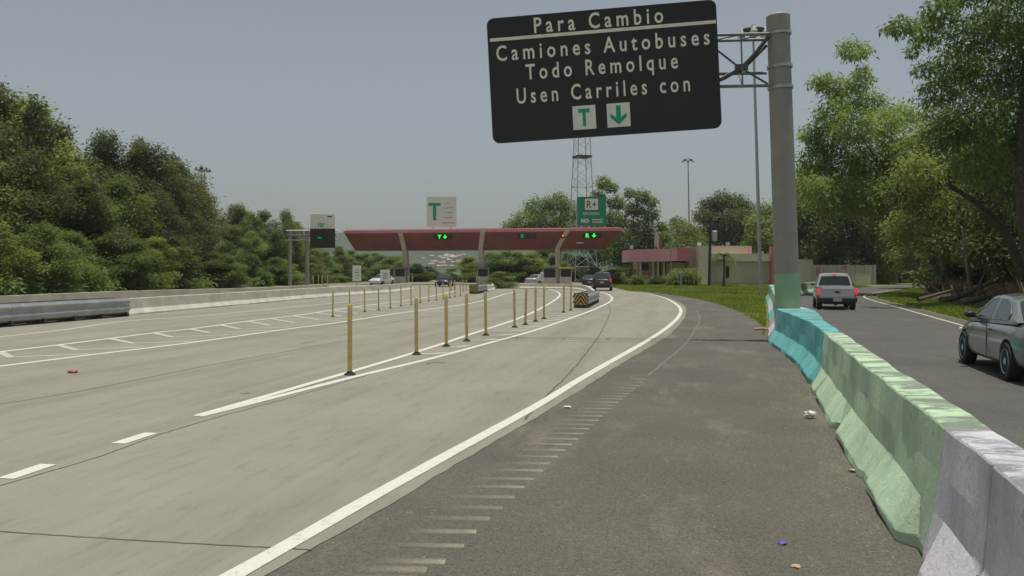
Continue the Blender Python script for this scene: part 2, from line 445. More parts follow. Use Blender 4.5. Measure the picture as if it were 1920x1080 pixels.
hl = px([(0, 687), (167, 666), (300, 650), (400, 637), (533, 618), (640, 604), (730, 590), (805, 580), (870, 571), (917, 561), (945, 552), (960, 549), (966, 546)])
for l in (hu, hl): l.insert(0, l[0] + (l[0] - l[1]) * 2.0)
le = px([(0, 632), (117, 619), (233, 603), (400, 590), (600, 571), (760, 556)]); le.insert(0, le[0] + (le[0] - le[1]) * 2)
lines = [(smooth(resample(catmull(l, 8), 120), 16), .15) for l in (A, gr)] + [(catmull(l, 8), .17) for l in (hu, hl)]
marking('road_markings', lines, M['white'], jit=.004)
marking('gore_line_marking', [(smooth(resample(catmull(gl, 8), 120), 16), .15)], M['white'], .0065, jit=.004)
marking('road_edge_marking', [(catmull(le, 8), .22)], M['white_faint'])
chev = [[(0, 660), (20, 670), (167, 664)], [(110, 647), (143, 656), (267, 651)], [(207, 635), (250, 644), (373, 640)],
        [(287, 624), (323, 632), (427, 628)], [(357, 617), (393, 624), (500, 620)], [(413, 609), (450, 617), (550, 613)],
        [(467, 603), (507, 610), (600, 607)], [(510, 598), (552, 605), (640, 601)], [(550, 592), (600, 600), (680, 596)],
        [(590, 586), (640, 593), (715, 590)], [(622, 582), (672, 588), (745, 585)], [(660, 576), (712, 582), (780, 579)],
        [(700, 571), (750, 576), (815, 573)], [(735, 566), (785, 571), (850, 568)]]
marking('gore_marking', [(px(c), .2) for c in chev], M['white_faint'], .0045)
bars = []
for v, u0, u1 in [(663, 781, 838), (650, 836, 878), (638, 880, 932), (628, 905, 968), (620, 925, 990), (613, 950, 1018), (607, 965, 1036), (601, 985, 1052), (596, 1000, 1068), (591, 1010, 1080), (587, 1018, 1090)]:
    bars.append(([G(u0, v), G((u0 + u1) / 2, v + 1), G(u1, v - 2)], .22))
marking('gore_bar_marking', bars, M['white_faint'], .0045)
dash = []
for a, b in (((10, 898), (91, 871)), ((221, 832), (284, 812)), ((-190, 965), (-110, 938))):
    dash.append((resample(px([a, b]), 4), .17))
marking('lane_dash_marking', dash, M['white'])
marking('ramp_edge_marking', [(catmull([Vector((x, y, 0)) for x, y in rR], 8), .13)], M['yellow_line'], -.003)
# joints and cracks in the concrete
J1 = px([(-150, 955), (0, 911), (180, 858), (300, 815), (400, 785), (560, 741), (690, 703)])
J2 = px([(983, 787), (1000, 770), (1040, 727), (1060, 708), (1090, 673), (1123, 630), (1140, 597), (1144, 580), (1138, 570)])
J3 = px([(-200, 982), (0, 997), (300, 1016), (587, 1031)])
J4 = px([(0, 758), (180, 728), (350, 693), (520, 662), (640, 640)])
def wander(l, a): return [p + Vector((rng.uniform(-a, a), rng.uniform(-a, a), 0)) for p in catmull(l, 14)]
marking('road_joint_line', [(wander(J1, .008), .022), (wander(J2, .015), .03), (wander(J3, .006), .018), (wander(J4, .01), .025)], M['joint'], .0025)
marking('road_crack_line', [(wander(px(c), .03), .035) for c in ([(800, 683), (815, 679), (832, 681)], [(455, 738), (466, 737)], [(560, 645), (590, 641)])], M['joint'], .003)

# rumble strip milled in the shoulder
def make_rumble():
    m, t, b, out = nt('rumble_dust')
    at = N(t, 'ShaderNodeAttribute', attribute_name='wear')
    f = ramp(t, noise(t, 5, 6, .75, pos(t)), [(.3, (.5, .5, .5)), (.6, (1, 1, 1))])
    k = mixc(t, 1.0, at.outputs['Color'], f, 'MULTIPLY')
    c = mixc(t, 0.0, (.37, .345, .275), (.37, .345, .275))
    fine = ramp(t, noise(t, 85, 2, .8, pos(t)), [(.3, (.7, .7, .7)), (.72, (1.25, 1.25, 1.2))])
    t.links.new(mixc(t, .7, c, fine, 'MULTIPLY'), b.inputs['Base Color']); b.inputs['Roughness'].default_value = .9
    tp = N(t, 'ShaderNodeBsdfTransparent'); mx = N(t, 'ShaderNodeMixShader'); bw = N(t, 'ShaderNodeRGBToBW')
    t.links.new(k, bw.inputs[0]); t.links.new(bw.outputs[0], mx.inputs[0]); t.links.new(tp.outputs[0], mx.inputs[1]); t.links.new(b.outputs[0], mx.inputs[2]); t.links.new(mx.outputs[0], out.inputs[0])
    return m
mb = MB(); wear = []
ends = [(770, 1085), (800, 1068), (835, 1053), (870, 1023), (893, 997), (918, 972), (943, 952), (965, 932), (983, 913), (1000, 898), (1018, 882), (1032, 869), (1047, 856), (1060, 844), (1072, 833), (1083, 823), (1094, 813), (1104, 804), (1112, 796), (1122, 788), (1130, 780), (1139, 773), (1147, 766), (1153, 760), (1160, 754), (1168, 748), (1173, 743), (1180, 738), (1187, 733), (1192, 728), (1199, 723), (1206, 717), (1212, 711), (1219, 705)]
for i, (u, v) in enumerate(ends):
    p = G(u, v); L = .46 + .1 * rng.random(); h = .045 + .012 * rng.random(); n = 6; sl = -.012
    if i > 24: L *= max(.35, 1 - (i - 24) * .07)
    st = .55 + .45 * rng.random()
    b0 = len(mb.v)
    for k in range(n + 1):
        s = k / n; x = p.x - L + L * s
        for q, wq in ((-h * 1.3, 0), (-h * .35, 1), (h * .5, .9), (h * 1.3, 0)): mb.v.append((x, p.y + q + (1 - s) * .03, -.0012)); wear.append(wq * st * (0 if k in (0,) else .10 + .90 * s ** 1.1))
    for k in range(n):
        for q in range(3): mb.f.append([b0 + 4 * k + q, b0 + 4 * k + 4 + q, b0 + 4 * k + 5 + q, b0 + 4 * k + 1 + q]); mb.m.append(0)
rs = mb.build('rumble_marking', make_rumble(), fix=False); tag(rs, kind='structure')
ca = rs.data.color_attributes.new('wear', 'FLOAT_COLOR', 'POINT'); ca.data.foreach_set('color', [c for w in wear for c in (w, w, w, 1)])
marking('shoulder_scrape_line', [(wander(px([(1212, 707), (1240, 683), (1285, 645), (1302, 620), (1312, 600), (1306, 582)]), .012), .06)], M['white_faint'].copy(), -.0012)
bpy.data.materials[-1]
sm = plain('shoulder_scrape', (.16, .15, .128), .9, var=.25, vs=4, world=True)
bpy.data.objects['shoulder_scrape_line'].data.materials[0] = sm

# ------------------------------------------------------------------ barriers
def barrier_segment(name, path, mat, prof, extra=None, rough=.012, label='', cat='barrier', group=None, chips=()):
    """path: ground points of the toe line; prof: (offset to the right of travel, z)"""
    rings = []
    for i, p in enumerate(path):
        d = (path[min(i + 1, len(path) - 1)] - path[max(i - 1, 0)]).normalized(); n = Vector((d.y, -d.x, 0))
        ex = extra(p) if extra else 0
        ring = []
        for j, (o, z) in enumerate(prof):
            k = o + (ex if j >= len(prof) // 2 else 0)
            jit = rough * (math.sin(p.y * 2.3 + j * 2.1) * .5 + math.sin(p.y * 5.9 + j * 4.7) * .3 + rng.uniform(-.2, .2)) * (1.8 if j < 2 else 1)
            for cy, dep in chips:
                if j < 2 and abs(p.y - cy) < .16: k += dep; 
            zz = z + (rough * .5 * math.sin(p.y * 3.7 + j) + rng.uniform(-.15, .15) * rough if z > 0.02 else 0)
            q = p + n * (k + jit); ring.append((q.x, q.y, zz - (.01 if z == 0 else 0)))
        rings.append(ring)
    o = MB().loft(rings).build(name, mat, smooth=False, bevel=.018)
    return tag(o, label, cat, group)
JER = [(0, 0), (0.0, .07), (.17, .33), (.195, .58), (.22, .875), (.50, .875), (.53, .58), (.56, .33), (.72, .07), (.72, 0)]
def widen(p):
    t = min(1, max(0, (p.y - 15.5) / 6.3)); return .56 * (t * t * (3 - 2 * t))
full = toe_path + []
def cut(path, y0, y1, step=.12):
    seg = [p for p in path if y0 - .6 <= p.y <= y1 + .6]
    def at(y):
        for a, b in zip(path, path[1:]):
            if a.y <= y <= b.y: return a.lerp(b, (y - a.y) / (b.y - a.y))
        return path[0] if y < path[0].y else path[-1]
    n = max(2, int((y1 - y0) / step)); return [at(y0 + (y1 - y0) * i / n) for i in range(n + 1)]
BG = 'painted concrete barrier units along the ramp'
barrier_segment('concrete_barrier', cut(full, .6, 4.28), M['lilac'], JER, label='pale lilac painted concrete barrier unit closest to the camera, partly out of frame', group=BG, chips=[(2.4, .05)])
barrier_segment('concrete_barrier', cut(full, 4.30, 5.33), M['lilac'], JER, label='short pale lilac barrier unit butting against the long pale green one', group=BG, chips=[(5.2, .1)])
barrier_segment('concrete_barrier', cut(full, 5.335, 9.48), M['green'], JER, label='pale green painted concrete barrier unit next to the lilac one', group=BG, chips=[(5.45, .12), (9.4, .1), (7.3, .04)])
barrier_segment('concrete_barrier', cut(full, 9.50, 13.45), M['green'], JER, label='pale green painted concrete barrier unit next to the turquoise one', group=BG, chips=[(9.6, .1), (12.3, .06), (13.3, .08)])
barrier_segment('concrete_barrier', cut(full, 13.455, 16.2), M['teal'], JER, label='turquoise barrier unit between the pale green unit and the sign pole', group=BG, extra=widen, chips=[(15.9, .06), (13.6, .05)])
barrier_segment('concrete_barrier', cut(full, 16.22, 21.65), M['teal'], JER, label='turquoise barrier unit widening around the foot of the sign pole', group=BG, extra=widen)
beyond = catmull([G(1440, 642), G(1441, 622), G(1442, 607), G(1441, 590), G(1440, 577), G(1438, 567), G(1439, 557), Vector((20.5, 62, 0)), Vector((26, 73, 0)), Vector((35, 87, 0)), Vector((44, 99, 0))], 8)
cols = [('lilac', 21.66, 25.6, 'pale lilac barrier unit just beyond the sign pole, tight against the grass'),
        ('pink_p', 25.62, 29.5, 'faded pinkish barrier unit second beyond the sign pole'),
        ('teal', 29.52, 34.5, 'turquoise barrier unit beyond the pole at the edge of the lawn'),
        ('lilac', 34.52, 40.5, 'pale lilac barrier unit farther along the lawn edge, between two coloured units'),
        ('green', 40.52, 47.5, 'pale green barrier unit farther along the lawn edge'),
        ('teal', 47.52, 55.0, 'turquoise barrier unit near the foot of the tall floodlight mast'),
        ('green', 55.02, 66.0, 'pale green barrier unit on the ramp bend behind the sign pole'),
        ('green', 66.02, 77.0, 'pale green barrier unit seen between the sign pole and the pickup'),
        ]
for c, a, b, lab in cols:
    barrier_segment('concrete_barrier', cut(beyond, a, b, .4), M[c], JER, extra=lambda p: .56 * math.exp(-(max(0, p.y - 21.7) / 1.6) ** 2), label=lab, group=BG)

# median barriers of the toll approach
MED = [(0, 0), (0, .06), (.16, .26), (.2, .70), (.4, .70), (.44, .26), (.6, .06), (.6, 0)]
med = catmull([G(237, 592), G(475, 570), G(617, 557), G(730, 549), G(777, 543)], 10)
med_r = [p for p in med]
def rev(path): return list(reversed(path))
# the travelled side faces +X, so walk the path backwards to put the profile on its far side
barrier_segment('concrete_barrier', rev(med_r), M['barrier_concrete'], MED, rough=.008, label='long bare concrete median barrier running from the grey crash cushion toward the toll canopy', group='bare concrete barriers')
farw = catmull([P(-90, 559, 37), P(0, 555, 38.5), P(125, 550, 43), P(250, 545.5, 48.5), P(375, 543, 53), P(475, 540, 57), P(560, 537, 65), P(620, 534, 74)], 6)
farw = [Vector((p.x, p.y, 0)) for p in farw]
barrier_segment('concrete_barrier', rev(farw), M['wall_concrete'], MED, rough=.008, label='weathered grey-brown concrete barrier at the foot of the wooded hillside', group='bare concrete barriers')
ISL = [(0, 0), (0, .08), (.12, .2), (.16, .52), (.36, .52), (.4, .2), (.52, .08), (.52, 0)]
isl = catmull([Vector((5.75, 55.2, 0)), Vector((6.5, 66, 0)), Vector((7.0, 76, 0)), Vector((6.7, 83, 0)), Vector((5.2, 86.5, 0)), Vector((2.5, 88, 0)), Vector((-.6, 88.6, 0))], 8)
barrier_segment('concrete_barrier', rev(isl), M['barrier_concrete'], ISL, rough=.006, label='low curved concrete island barrier behind the larger chevron crash cushion', group='bare concrete barriers')
isl2 = catmull([Vector((-2.1, 75.5, 0)), Vector((-1.7, 81, 0)), Vector((-1.9, 92, 0)), Vector((-2.6, 104, 0))], 6)
barrier_segment('concrete_barrier', rev(isl2), M['barrier_concrete'], ISL, rough=.006, label='short concrete island barrier behind the smaller far crash cushion', group='bare concrete barriers')

# ------------------------------------------------------------------ crash cushions
def crash_cushion(loc, rz, L, W, H, label, nose=True, top=True):
    r = empty('crash_cushion', loc, rz, label, 'crash cushion', 'crash cushions ahead of the barriers')
    for s in (-1, 1):                                         # corrugated side panels in overlapping bays
        mb = MB(); nb = 5
        for b in range(nb):
            y0, y1 = L * b / nb + .02, L * (b + 1) / nb + .16 * (b < nb - 1)
            off = W / 2 + .012 * (b % 2)
            prof = []
            for k in range(25):
                z = H * .22 + (H * .70) * k / 24; a = math.sin(k / 24 * math.pi * 4 - math.pi / 2) * .5 + .5
                prof.append((s * (off + .075 * a), z))
            rings = [[(x, y, z) for x, z in prof] + [(x - s * .012, y, z) for x, z in reversed(prof)] for y in (y0, y1)]
            mb.loft(rings)
        mb.build('side_panel', M['guard'], r, smooth=True)
    for b in range(6):
        y = .1 + (L - .2) * b / 5
        MB().box((0, y, H * .5), (W * .9, .09, H * .8)).box((0, y, .04), (W * 1.05, .14, .08 + H * .2)).build('diaphragm', M['steel_dark'], r)
    for b in range(5):
        y = .1 + (L - .2) * (b + .5) / 5
        MB().box((0, y, H * .52), (W * .82, (L - .2) / 5 - .12, H * .72)).build('cartridge', M['bush_grey'], r, bevel=.03)
    mb = MB().box((0, L / 2, .10), (.18, L, .10)); mb.build('rail', M['steel_dark'], r)
    if nose:
        # rounded nose with a chevron board
        n = 12; ring0 = []
        for k in range(n + 1):
            a = math.pi * k / n; ring0.append((-math.cos(a) * W * .52, -math.sin(a) * W * .30))
        rings = [[(x, y + .05, z) for x, y in ring0] for z in (.10, H * .98)]
        MB().loft(rings).build('nose', M['black_pl'], r, smooth=True)
        mb = MB(); nk = 4
        def on(xx, z):
            xx = max(-1, min(1, xx)); return (xx * W * .52, -math.sqrt(max(0, 1 - xx * xx)) * W * .30 + .05 - .008, z)
        zz0, zz1 = .16, H * .95
        for sgn in (-1, 1):
            for q in range(5):
                for seg in range(6):
                    xa, xb = sgn * seg / 6 * .97, sgn * (seg + 1) / 6 * .97
                    za = zz1 - .30 * H * q + .02 - abs(xa) * H * .62 ; zb = zz1 - .30 * H * q + .02 - abs(xb) * H * .62
                    za += .35 * H; zb += .35 * H
                    w = .15 * H
                    cl = lambda z: min(zz1, max(zz0, z))
                    if cl(za) - cl(za - w) < .004 and cl(zb) - cl(zb - w) < .004: continue
                    mb.add([on(xa, cl(za)), on(xb, cl(zb)), on(xb, cl(zb - w)), on(xa, cl(za - w))], [(0, 1, 2, 3)])
        mb.build('chevron_stripes', M['orange'], r, fix=False)
    return r
a = G(1089, 577.5); bvec = Vector((5.75, 55.0, 0)) - a
crash_cushion((a.x, a.y, 0), -math.atan2(bvec.x, bvec.y), bvec.length * .62, .66, .76, 'larger crash cushion with an orange and black chevron nose behind the nearer posts')
a = G(888, 551); 
crash_cushion((a.x, a.y, 0), -math.atan2(.55, 8), 7.5, .66, .78, 'smaller far crash cushion with an orange and black chevron nose beyond the thin posts')
a = G(237, 593); b = G(-60, 619)
d = a - b
cc = crash_cushion((b.x - .25, b.y + .1, 0), -math.atan2(d.x, d.y), d.length, .7, .84, 'long grey corrugated crash cushion seen side-on at the start of the median barrier', nose=True)

# ------------------------------------------------------------------ delineator posts
def make_post(h, r):
    root = empty('delineator_post', (0, 0, 0))
    MB().lathe([(.085, 0), (.09, .01), (.08, .025), (.05, .04), (.045, .055)], 'z', 16).build('base', M['rubber'], root, smooth=True)
    MB().lathe([(r, .06), (r, h * .62), (r, h - .03), (r * .8, h), (.01, h + .006)], 'z', 14).build('tube', M['post_y'], root, smooth=True)
    for z in (.70, .84):
        MB().lathe([(r + .003, h * z), (r + .003, h * z + .075)], 'z', 14).build('reflective_band', M['post_w'], root, smooth=True)
    return root
postA = make_post(1.10, .036)
ordn = ['foremost', 'second', 'third', 'fourth', 'fifth', 'sixth', 'seventh', 'eighth', 'ninth', 'tenth', 'eleventh', 'twelfth', 'thirteenth', 'fourteenth']
gore = [(656, 703), (781, 665), (837, 650), (875, 640), (911, 629), (965, 614), (985, 609), (1004, 603), (1020, 598), (1057, 586), (1070, 582)]
for i, (u, v) in enumerate(gore):
    o = postA if i == 0 else copy_tree(postA)
    p = G(u, v); o.location = (p.x, p.y, 0); o.rotation_euler = (rng.uniform(-.02, .02), rng.uniform(-.02, .02), rng.random() * 6)
    if i == 0: o.scale = (1.2, 1.2, 1.18); lab = 'tall amber delineator post standing alone at the tip of the nearer gore'
    else: lab = 'amber delineator post, %s from the tip of the nearer gore' % ordn[i]
    if i == 0: o.scale = (1.15, 1.15, 1.15)
    tag(o, lab, 'post', 'delineator posts along the nearer gore')
far = [(624, 594), (656, 590), (684, 585), (710, 582), (732, 578), (752, 574), (771, 571), (788, 568), (804, 565), (818, 563), (831, 561), (843, 559), (853, 557), (863, 555)]
for i, (u, v) in enumerate(far):
    o = copy_tree(postA); p = G(u, v); o.location = (p.x, p.y, 0); o.scale = (.9, .9, 1.0)
    o.rotation_euler = (rng.uniform(-.02, .02), rng.uniform(-.02, .02), rng.random() * 6)
    tag(o, 'thin amber post in the row beside the median lane, %s from its open end' % ordn[i], 'post', 'delineator posts along the farther gore')
mid = [((587, 534), 86), ((597, 534), 88), ((604, 534), 91), ((614, 535), 94)]
for i, ((u, v), Y) in enumerate(mid):
    o = copy_tree(postA); x = XY(u, Y); o.location = (x, Y, 0); o.scale = (1.3, 1.3, 1.25); o.rotation_euler = (0, 0, 0)
    tag(o, 'small orange post behind the median barrier, under the electronic sign', 'post', 'posts under the electronic sign')
for i, (u, Y) in enumerate(((766, 92), (773, 93), (893, 96), (899, 98), (1036, 96), (846, 78), (852, 80), (868, 76), (874, 79))):
    o = copy_tree(postA); o.location = (XY(u, Y), Y, 0); o.scale = (1.2, 1.2, 1.15 if i < 5 else .9); o.rotation_euler = (0, 0, 0)
    tag(o, 'faint thin post by the canopy column bases', 'post', 'posts in the toll lanes')

# ------------------------------------------------------------------ text
def text_polys(s, size, xs=1.0, spacing=1.0, bold=0.0, align='CENTER', ext=.006):
    cu = bpy.data.curves.new('lettering', 'FONT'); cu.body = s; cu.size = size; cu.space_character = spacing; cu.align_x = align
    cu.offset = bold; cu.extrude = ext; cu.resolution_u = 3
    ob = bpy.data.objects.new('lettering', cu); COL.objects.link(ob)
    dg = bpy.context.evaluated_depsgraph_get(); me = bpy.data.meshes.new_from_object(ob.evaluated_get(dg))
    vs = [(v.co.x * xs, v.co.y, v.co.z) for v in me.vertices]; fs = [tuple(p.vertices) for p in me.polygons]
    bpy.data.objects.remove(ob); bpy.data.curves.remove(cu); bpy.data.meshes.remove(me)
    return vs, fs
def put_text(mb, s, x, y, width=None, height=.3, depth=.0, bold=0.0, spacing=1.15, ext=.006, mi=0):
    """centre (x, y) of the cap-height box on the local XZ plane facing -Y"""
    vs, fs = text_polys(s, 1.0, 1, spacing, bold / height * .72, 'CENTER', ext)
    ymax = .70
    x0, x1 = min(v[0] for v in vs), max(v[0] for v in vs)
    ks = height / ymax; kx = width / (x1 - x0) if width else ks
    cx = (x0 + x1) / 2
    mb.add([(x + (v[0] - cx) * kx, depth - v[2], y + (v[1] - ymax / 2) * ks) for v in vs], fs, mi)

def rounded(w, h, r, n=6):
    out = []
    for cx, cy, a0 in ((w / 2 - r, h / 2 - r, 0), (-w / 2 + r, h / 2 - r, 90), (-w / 2 + r, -h / 2 + r, 180), (w / 2 - r, -h / 2 + r, 270)):
        for k in range(n + 1):
            a = math.radians(a0 + 90 * k / n); out.append((cx + r * math.cos(a), cy + r * math.sin(a)))
    return out
def arrow_poly(w, h):                       # down arrow
    return [(-.12 * w, .5 * h), (.12 * w, .5 * h), (.12 * w, -.12 * h), (.42 * w, .10 * h), (.42 * w, -.12 * h), (0, -.5 * h), (-.42 * w, -.12 * h), (-.42 * w, .10 * h), (-.12 * w, -.12 * h)]
def t_poly(w, h, s=.22):
    return [(-w / 2, h / 2), (w / 2, h / 2), (w / 2, h / 2 - h * s), (w * .14, h / 2 - h * s), (w * .14, -h / 2), (-w * .14, -h / 2), (-w * .14, h / 2 - h * s), (-w / 2, h / 2 - h * s)]
def flat(mb, poly, x, z, y, d=.006, mi=0):
    mb.prism([Vector((x + a, y, z + b)) for a, b in poly], (0, -d, 0), mi)

# ------------------------------------------------------------------ the overhead cantilever sign
YS = 22.0
root = empty('overhead_sign', (XY(1480, YS + .15), YS + .15, 0), 0, 'large black cantilever sign with pale lettering on a round pole with a green painted foot', 'highway sign')
base = Vector(root.location)
top = P(1462, 26, YS) - base
lean = Vector((top.x, 0, top.z))
def onpole(z): return Vector((lean.x * z / lean.z, 0, z))
hz = lean.z
MB().tube([onpole(0), onpole(hz * .5), onpole(hz - .42)], [.325, .305, .285], 28).build('pole', M['steel'], root, smooth=True)
MB().tube([onpole(.5), onpole(1.78)], [.3275, .3235], 28).build('painted_band', M['pole_green'], root, smooth=True)
mb = MB(); mb.tube([onpole(hz - .42), onpole(hz - .02), onpole(hz + .03)], [.305, .305, .26], 28); mb.build('pole_cap', M['steel'], root, smooth=True)
for z in (6.70, 7.25, 8.12):
    MB().tube([onpole(z - .03), onpole(z + .05)], [.33, .33], 28).build('clamp_band', M['galv'], root, smooth=True)
# sign panel
TL, TR, BL, BR = (915, 38), (1335, 0), (922, 270), (1348, 238)
yaw = math.radians(-6.0)
ctr = P(1130, 136.5, YS - .12)
W_, H_ = 5.93, 3.27
panel = bpy.data.objects.new  # placeholder name kept local
def sign_local(o):
    o.location = ctr - base; o.rotation_euler = Quaternion((0, 0, 1), yaw).to_matrix().to_4x4().__matmul__(Matrix.Rotation(math.radians(-3.0), 4, 'Y')).to_euler()
mb = MB(); flat(mb, rounded(W_, H_, .17), 0, 0, .03, .06); sp = mb.build('sign_panel', M['black_sign'], root); sign_local(sp)
mb = MB(); outer = rounded(W_ + .03, H_ + .03, .185); inner = rounded(W_ - .05, H_ - .05, .15)
n = len(outer)
mb.add([(a, .035, b) for a, b in outer] + [(a, -.034, b) for a, b in outer] + [(a, -.034, b) for a, b in inner] + [(a, .035, b) for a, b in inner],
       [(k * n + i, k * n + (i + 1) % n, ((k + 1) % 4) * n + (i + 1) % n, ((k + 1) % 4) * n + i) for k in range(4) for i in range(n)])
mb.build('sign_border', M['black_pl'], sp)
def s2l(u, v):                              # pixel on the panel face -> local panel coordinates
    s = ((u - TL[0]) / (TR[0] - TL[0])); t = .5
    for _ in range(6):
        tx0 = TL[0] + (BL[0] - TL[0]) * t; tx1 = TR[0] + (BR[0] - TR[0]) * t; s = (u - tx0) / (tx1 - tx0)
        y0 = TL[1] + (TR[1] - TL[1]) * s; y1 = BL[1] + (BR[1] - BL[1]) * s; t = (v - y0) / (y1 - y0)
    return (s - .5) * W_, (.5 - t) * H_
mb = MB()
for txt, ua, va, ub, vb, cap in (('Para Cambio', 1003, 50, 1241, 26, .40), ('Camiones Autobuses', 931, 102, 1325, 68, .40), ('Todo Remolque', 986, 136, 1268, 113, .40), ('Usen Carriles con', 968, 181, 1290, 156, .40)):
    xa, za = s2l(ua, va); xb, zb = s2l(ub, vb)
    mb = MB(); put_text(mb, txt, (xa + xb) / 2, (za + zb) / 2, xb - xa, cap, -.031, .008, 1.5, .005)
    mb.build('lettering', M['legend'], sp)
xa, za = s2l(919, 77); xb, zb = s2l(1337, 41); mb = MB(); mb.box(((xa + xb) / 2, -.034, (za + zb) / 2), (W_ - .06, .008, .085)); mb.build('divider_line', M['legend'], sp)
for (u, v), kind in (((1095, 221), 't'), ((1159, 216), 'a')):
    x, z = s2l(u, v); mb = MB(); flat(mb, [(-.3, -.31), (.3, -.31), (.3, .31), (-.3, .31)], x, z, -.031, .01)
    tile = mb.build('symbol_tile', M['tile_white'], sp); mb = MB()
    flat(mb, t_poly(.30, .46) if kind == 't' else arrow_poly(.50, .50), x, z, -.0415, .006); mb.build('symbol', M['sign_green'], tile)
# truss arms behind the panel, carried by the pole
Rz = Matrix.Rotation(yaw, 3, 'Z')
def tr(x, z, dy=0.0):                       # x metres along the arm from the pole, toward the sign
    q = Rz @ Vector((-x, dy, 0)); return Vector((q.x, q.y + .0, 0)) + Vector((onpole(z).x * 1, 0, z))
zt, zm, zb = 8.10, 7.20, 6.74
back = .28
for z, dys in ((zt, (-.16, .40)), (zm, (.40,)), (zb, (-.16,))):
    for dy in dys:
        MB().tube([tr(.26, z, dy), tr(6.9, z + .03, dy)], .042, 10).build('truss_chord', M['steel_mid'], root, smooth=True)
xsn = [.35, 1.0, 1.7, 2.9, 4.1, 5.3, 6.6]
mb = MB()
for i in range(len(xsn) - 1):
    a, b = xsn[i], xsn[i + 1]
    if i >= 2:
        mb.tube([tr(a, zt, -.16), tr(b, zb, -.16)], .022, 6); mb.tube([tr(a, zt, .40), tr(b, zm, .40)], .022, 6)
    mb.tube([tr(a, zt, -.16), tr(b, zt, .40)], .018, 6); mb.tube([tr(b, zb, -.16), tr(b, zm, .40)], .018, 6); mb.tube([tr(b, zt, -.16), tr(b, zb, -.16)], .022, 6)
mb.build('truss_web', M['steel_mid'], root, smooth=True)
mb = MB()
mb.tube([tr(1.9, zb + .06, -.16), tr(1.45, 6.98, -.12), tr(1.0, 7.24, -.1), tr(.62, 7.62, -.1), tr(.30, 8.02, -.16)], .05, 10)
mb.tube([tr(1.85, zb - .02, -.05), tr(1.35, 7.10, -.02), tr(1.0, 7.18, 0), tr(.72, 7.45, .05), tr(.30, 7.86, .1)], .04, 10)
mb.tube([tr(1.8, 7.95, .1), tr(1.1, 7.36, .1), tr(.3, 6.84, .1)], .028, 8)
mb.build('brace', M['steel_dark'], root, smooth=True)
MB().box(tr(1.0, 7.25, -.06), (.32, .2, .16)).build('joint_plate', M['steel_dark'], root, bevel=.02)
for x in (2.6, 3.9, 5.2, 6.5):
    MB().tube([tr(x, 8.2, -.2), tr(x, 6.0, -.2)], .03, 6).build('panel_hanger', M['galv'], root)

# ------------------------------------------------------------------ vehicles
def make_wheel(parent, loc, r, w, side):
    prof = [(r * .62, -w / 2), (r * .92, -w / 2), (r, -w * .32), (r, w * .32), (r * .92, w / 2), (r * .62, w / 2)]
    o = MB().lathe(prof, 'x', 28).build('wheel', M['tyre'], parent, smooth=True); o.location = loc
    mb = MB(); s = side
    mb.lathe([(r * .66, s * (w / 2 - .02)), (r * .64, s * (w / 2 + .006)), (r * .56, s * (w / 2 - .015)), (r * .54, s * (w / 2 - .08))], 'x', 28)
    for k in range(5):
        a = k * 2 * math.pi / 5; d = Vector((0, math.cos(a), math.sin(a))); t = Vector((0, -math.sin(a), math.cos(a)))
        x = s * (w / 2 - .012)
        p = [d * .03 + t * .045, d * r * .60 + t * .035, d * r * .60 - t * .035, d * .03 - t * .045]
        mb.prism([q + Vector((x, 0, 0)) for q in p], (-s * .04, 0, 0))
    mb.lathe([(.07, s * (w / 2 - .005)), (.05, s * (w / 2 + .006))], 'x', 12)
    mb.build('rim', M['rim'], o)
    return o
def body_with_arches(mb, name, mat, parent, arches, sub=1):
    o = mb.build(name, mat, parent, smooth=True)
    o.data.polygons.foreach_set('use_smooth', [True] * len(o.data.polygons))
    if sub:
        s = o.modifiers.new('s', 'SUBSURF'); s.levels = s.render_levels = sub
    cut = MB()
    for (y, z, r, x0, x1) in arches: cut.lathe([(r, x0), (r, x1)], 'x', 32, (0, y, z))
    c = cut.build('cutter', M['black_pl'])
    try:
        b = o.modifiers.new('b', 'BOOLEAN'); b.operation = 'DIFFERENCE'; b.object = c; b.solver = 'EXACT'
        par = o.parent; o.parent = None
        dg = bpy.context.evaluated_depsgraph_get(); me = bpy.data.meshes.new_from_object(o.evaluated_get(dg))
        o.modifiers.clear(); o.data = me; o.parent = par
        me.materials.clear(); me.materials.append(mat)
        me.polygons.foreach_set('material_index', [0] * len(me.polygons))
        me.polygons.foreach_set('use_smooth', [True] * len(me.polygons)); me.set_sharp_from_angle(angle=math.radians(35))
    except Exception as e:
        print('boolean failed', e)
    bpy.data.objects.remove(c)
    return o
def interp(tab, y):
    if y <= tab[0][0]: return tab[0][1:]
    for a, b in zip(tab, tab[1:]):
        if y <= b[0]:
            s = (y - a[0]) / (b[0] - a[0]); s2 = s
            return tuple(p + (q - p) * s2 for p, q in zip(a[1:], b[1:]))
    return tab[-1][1:]
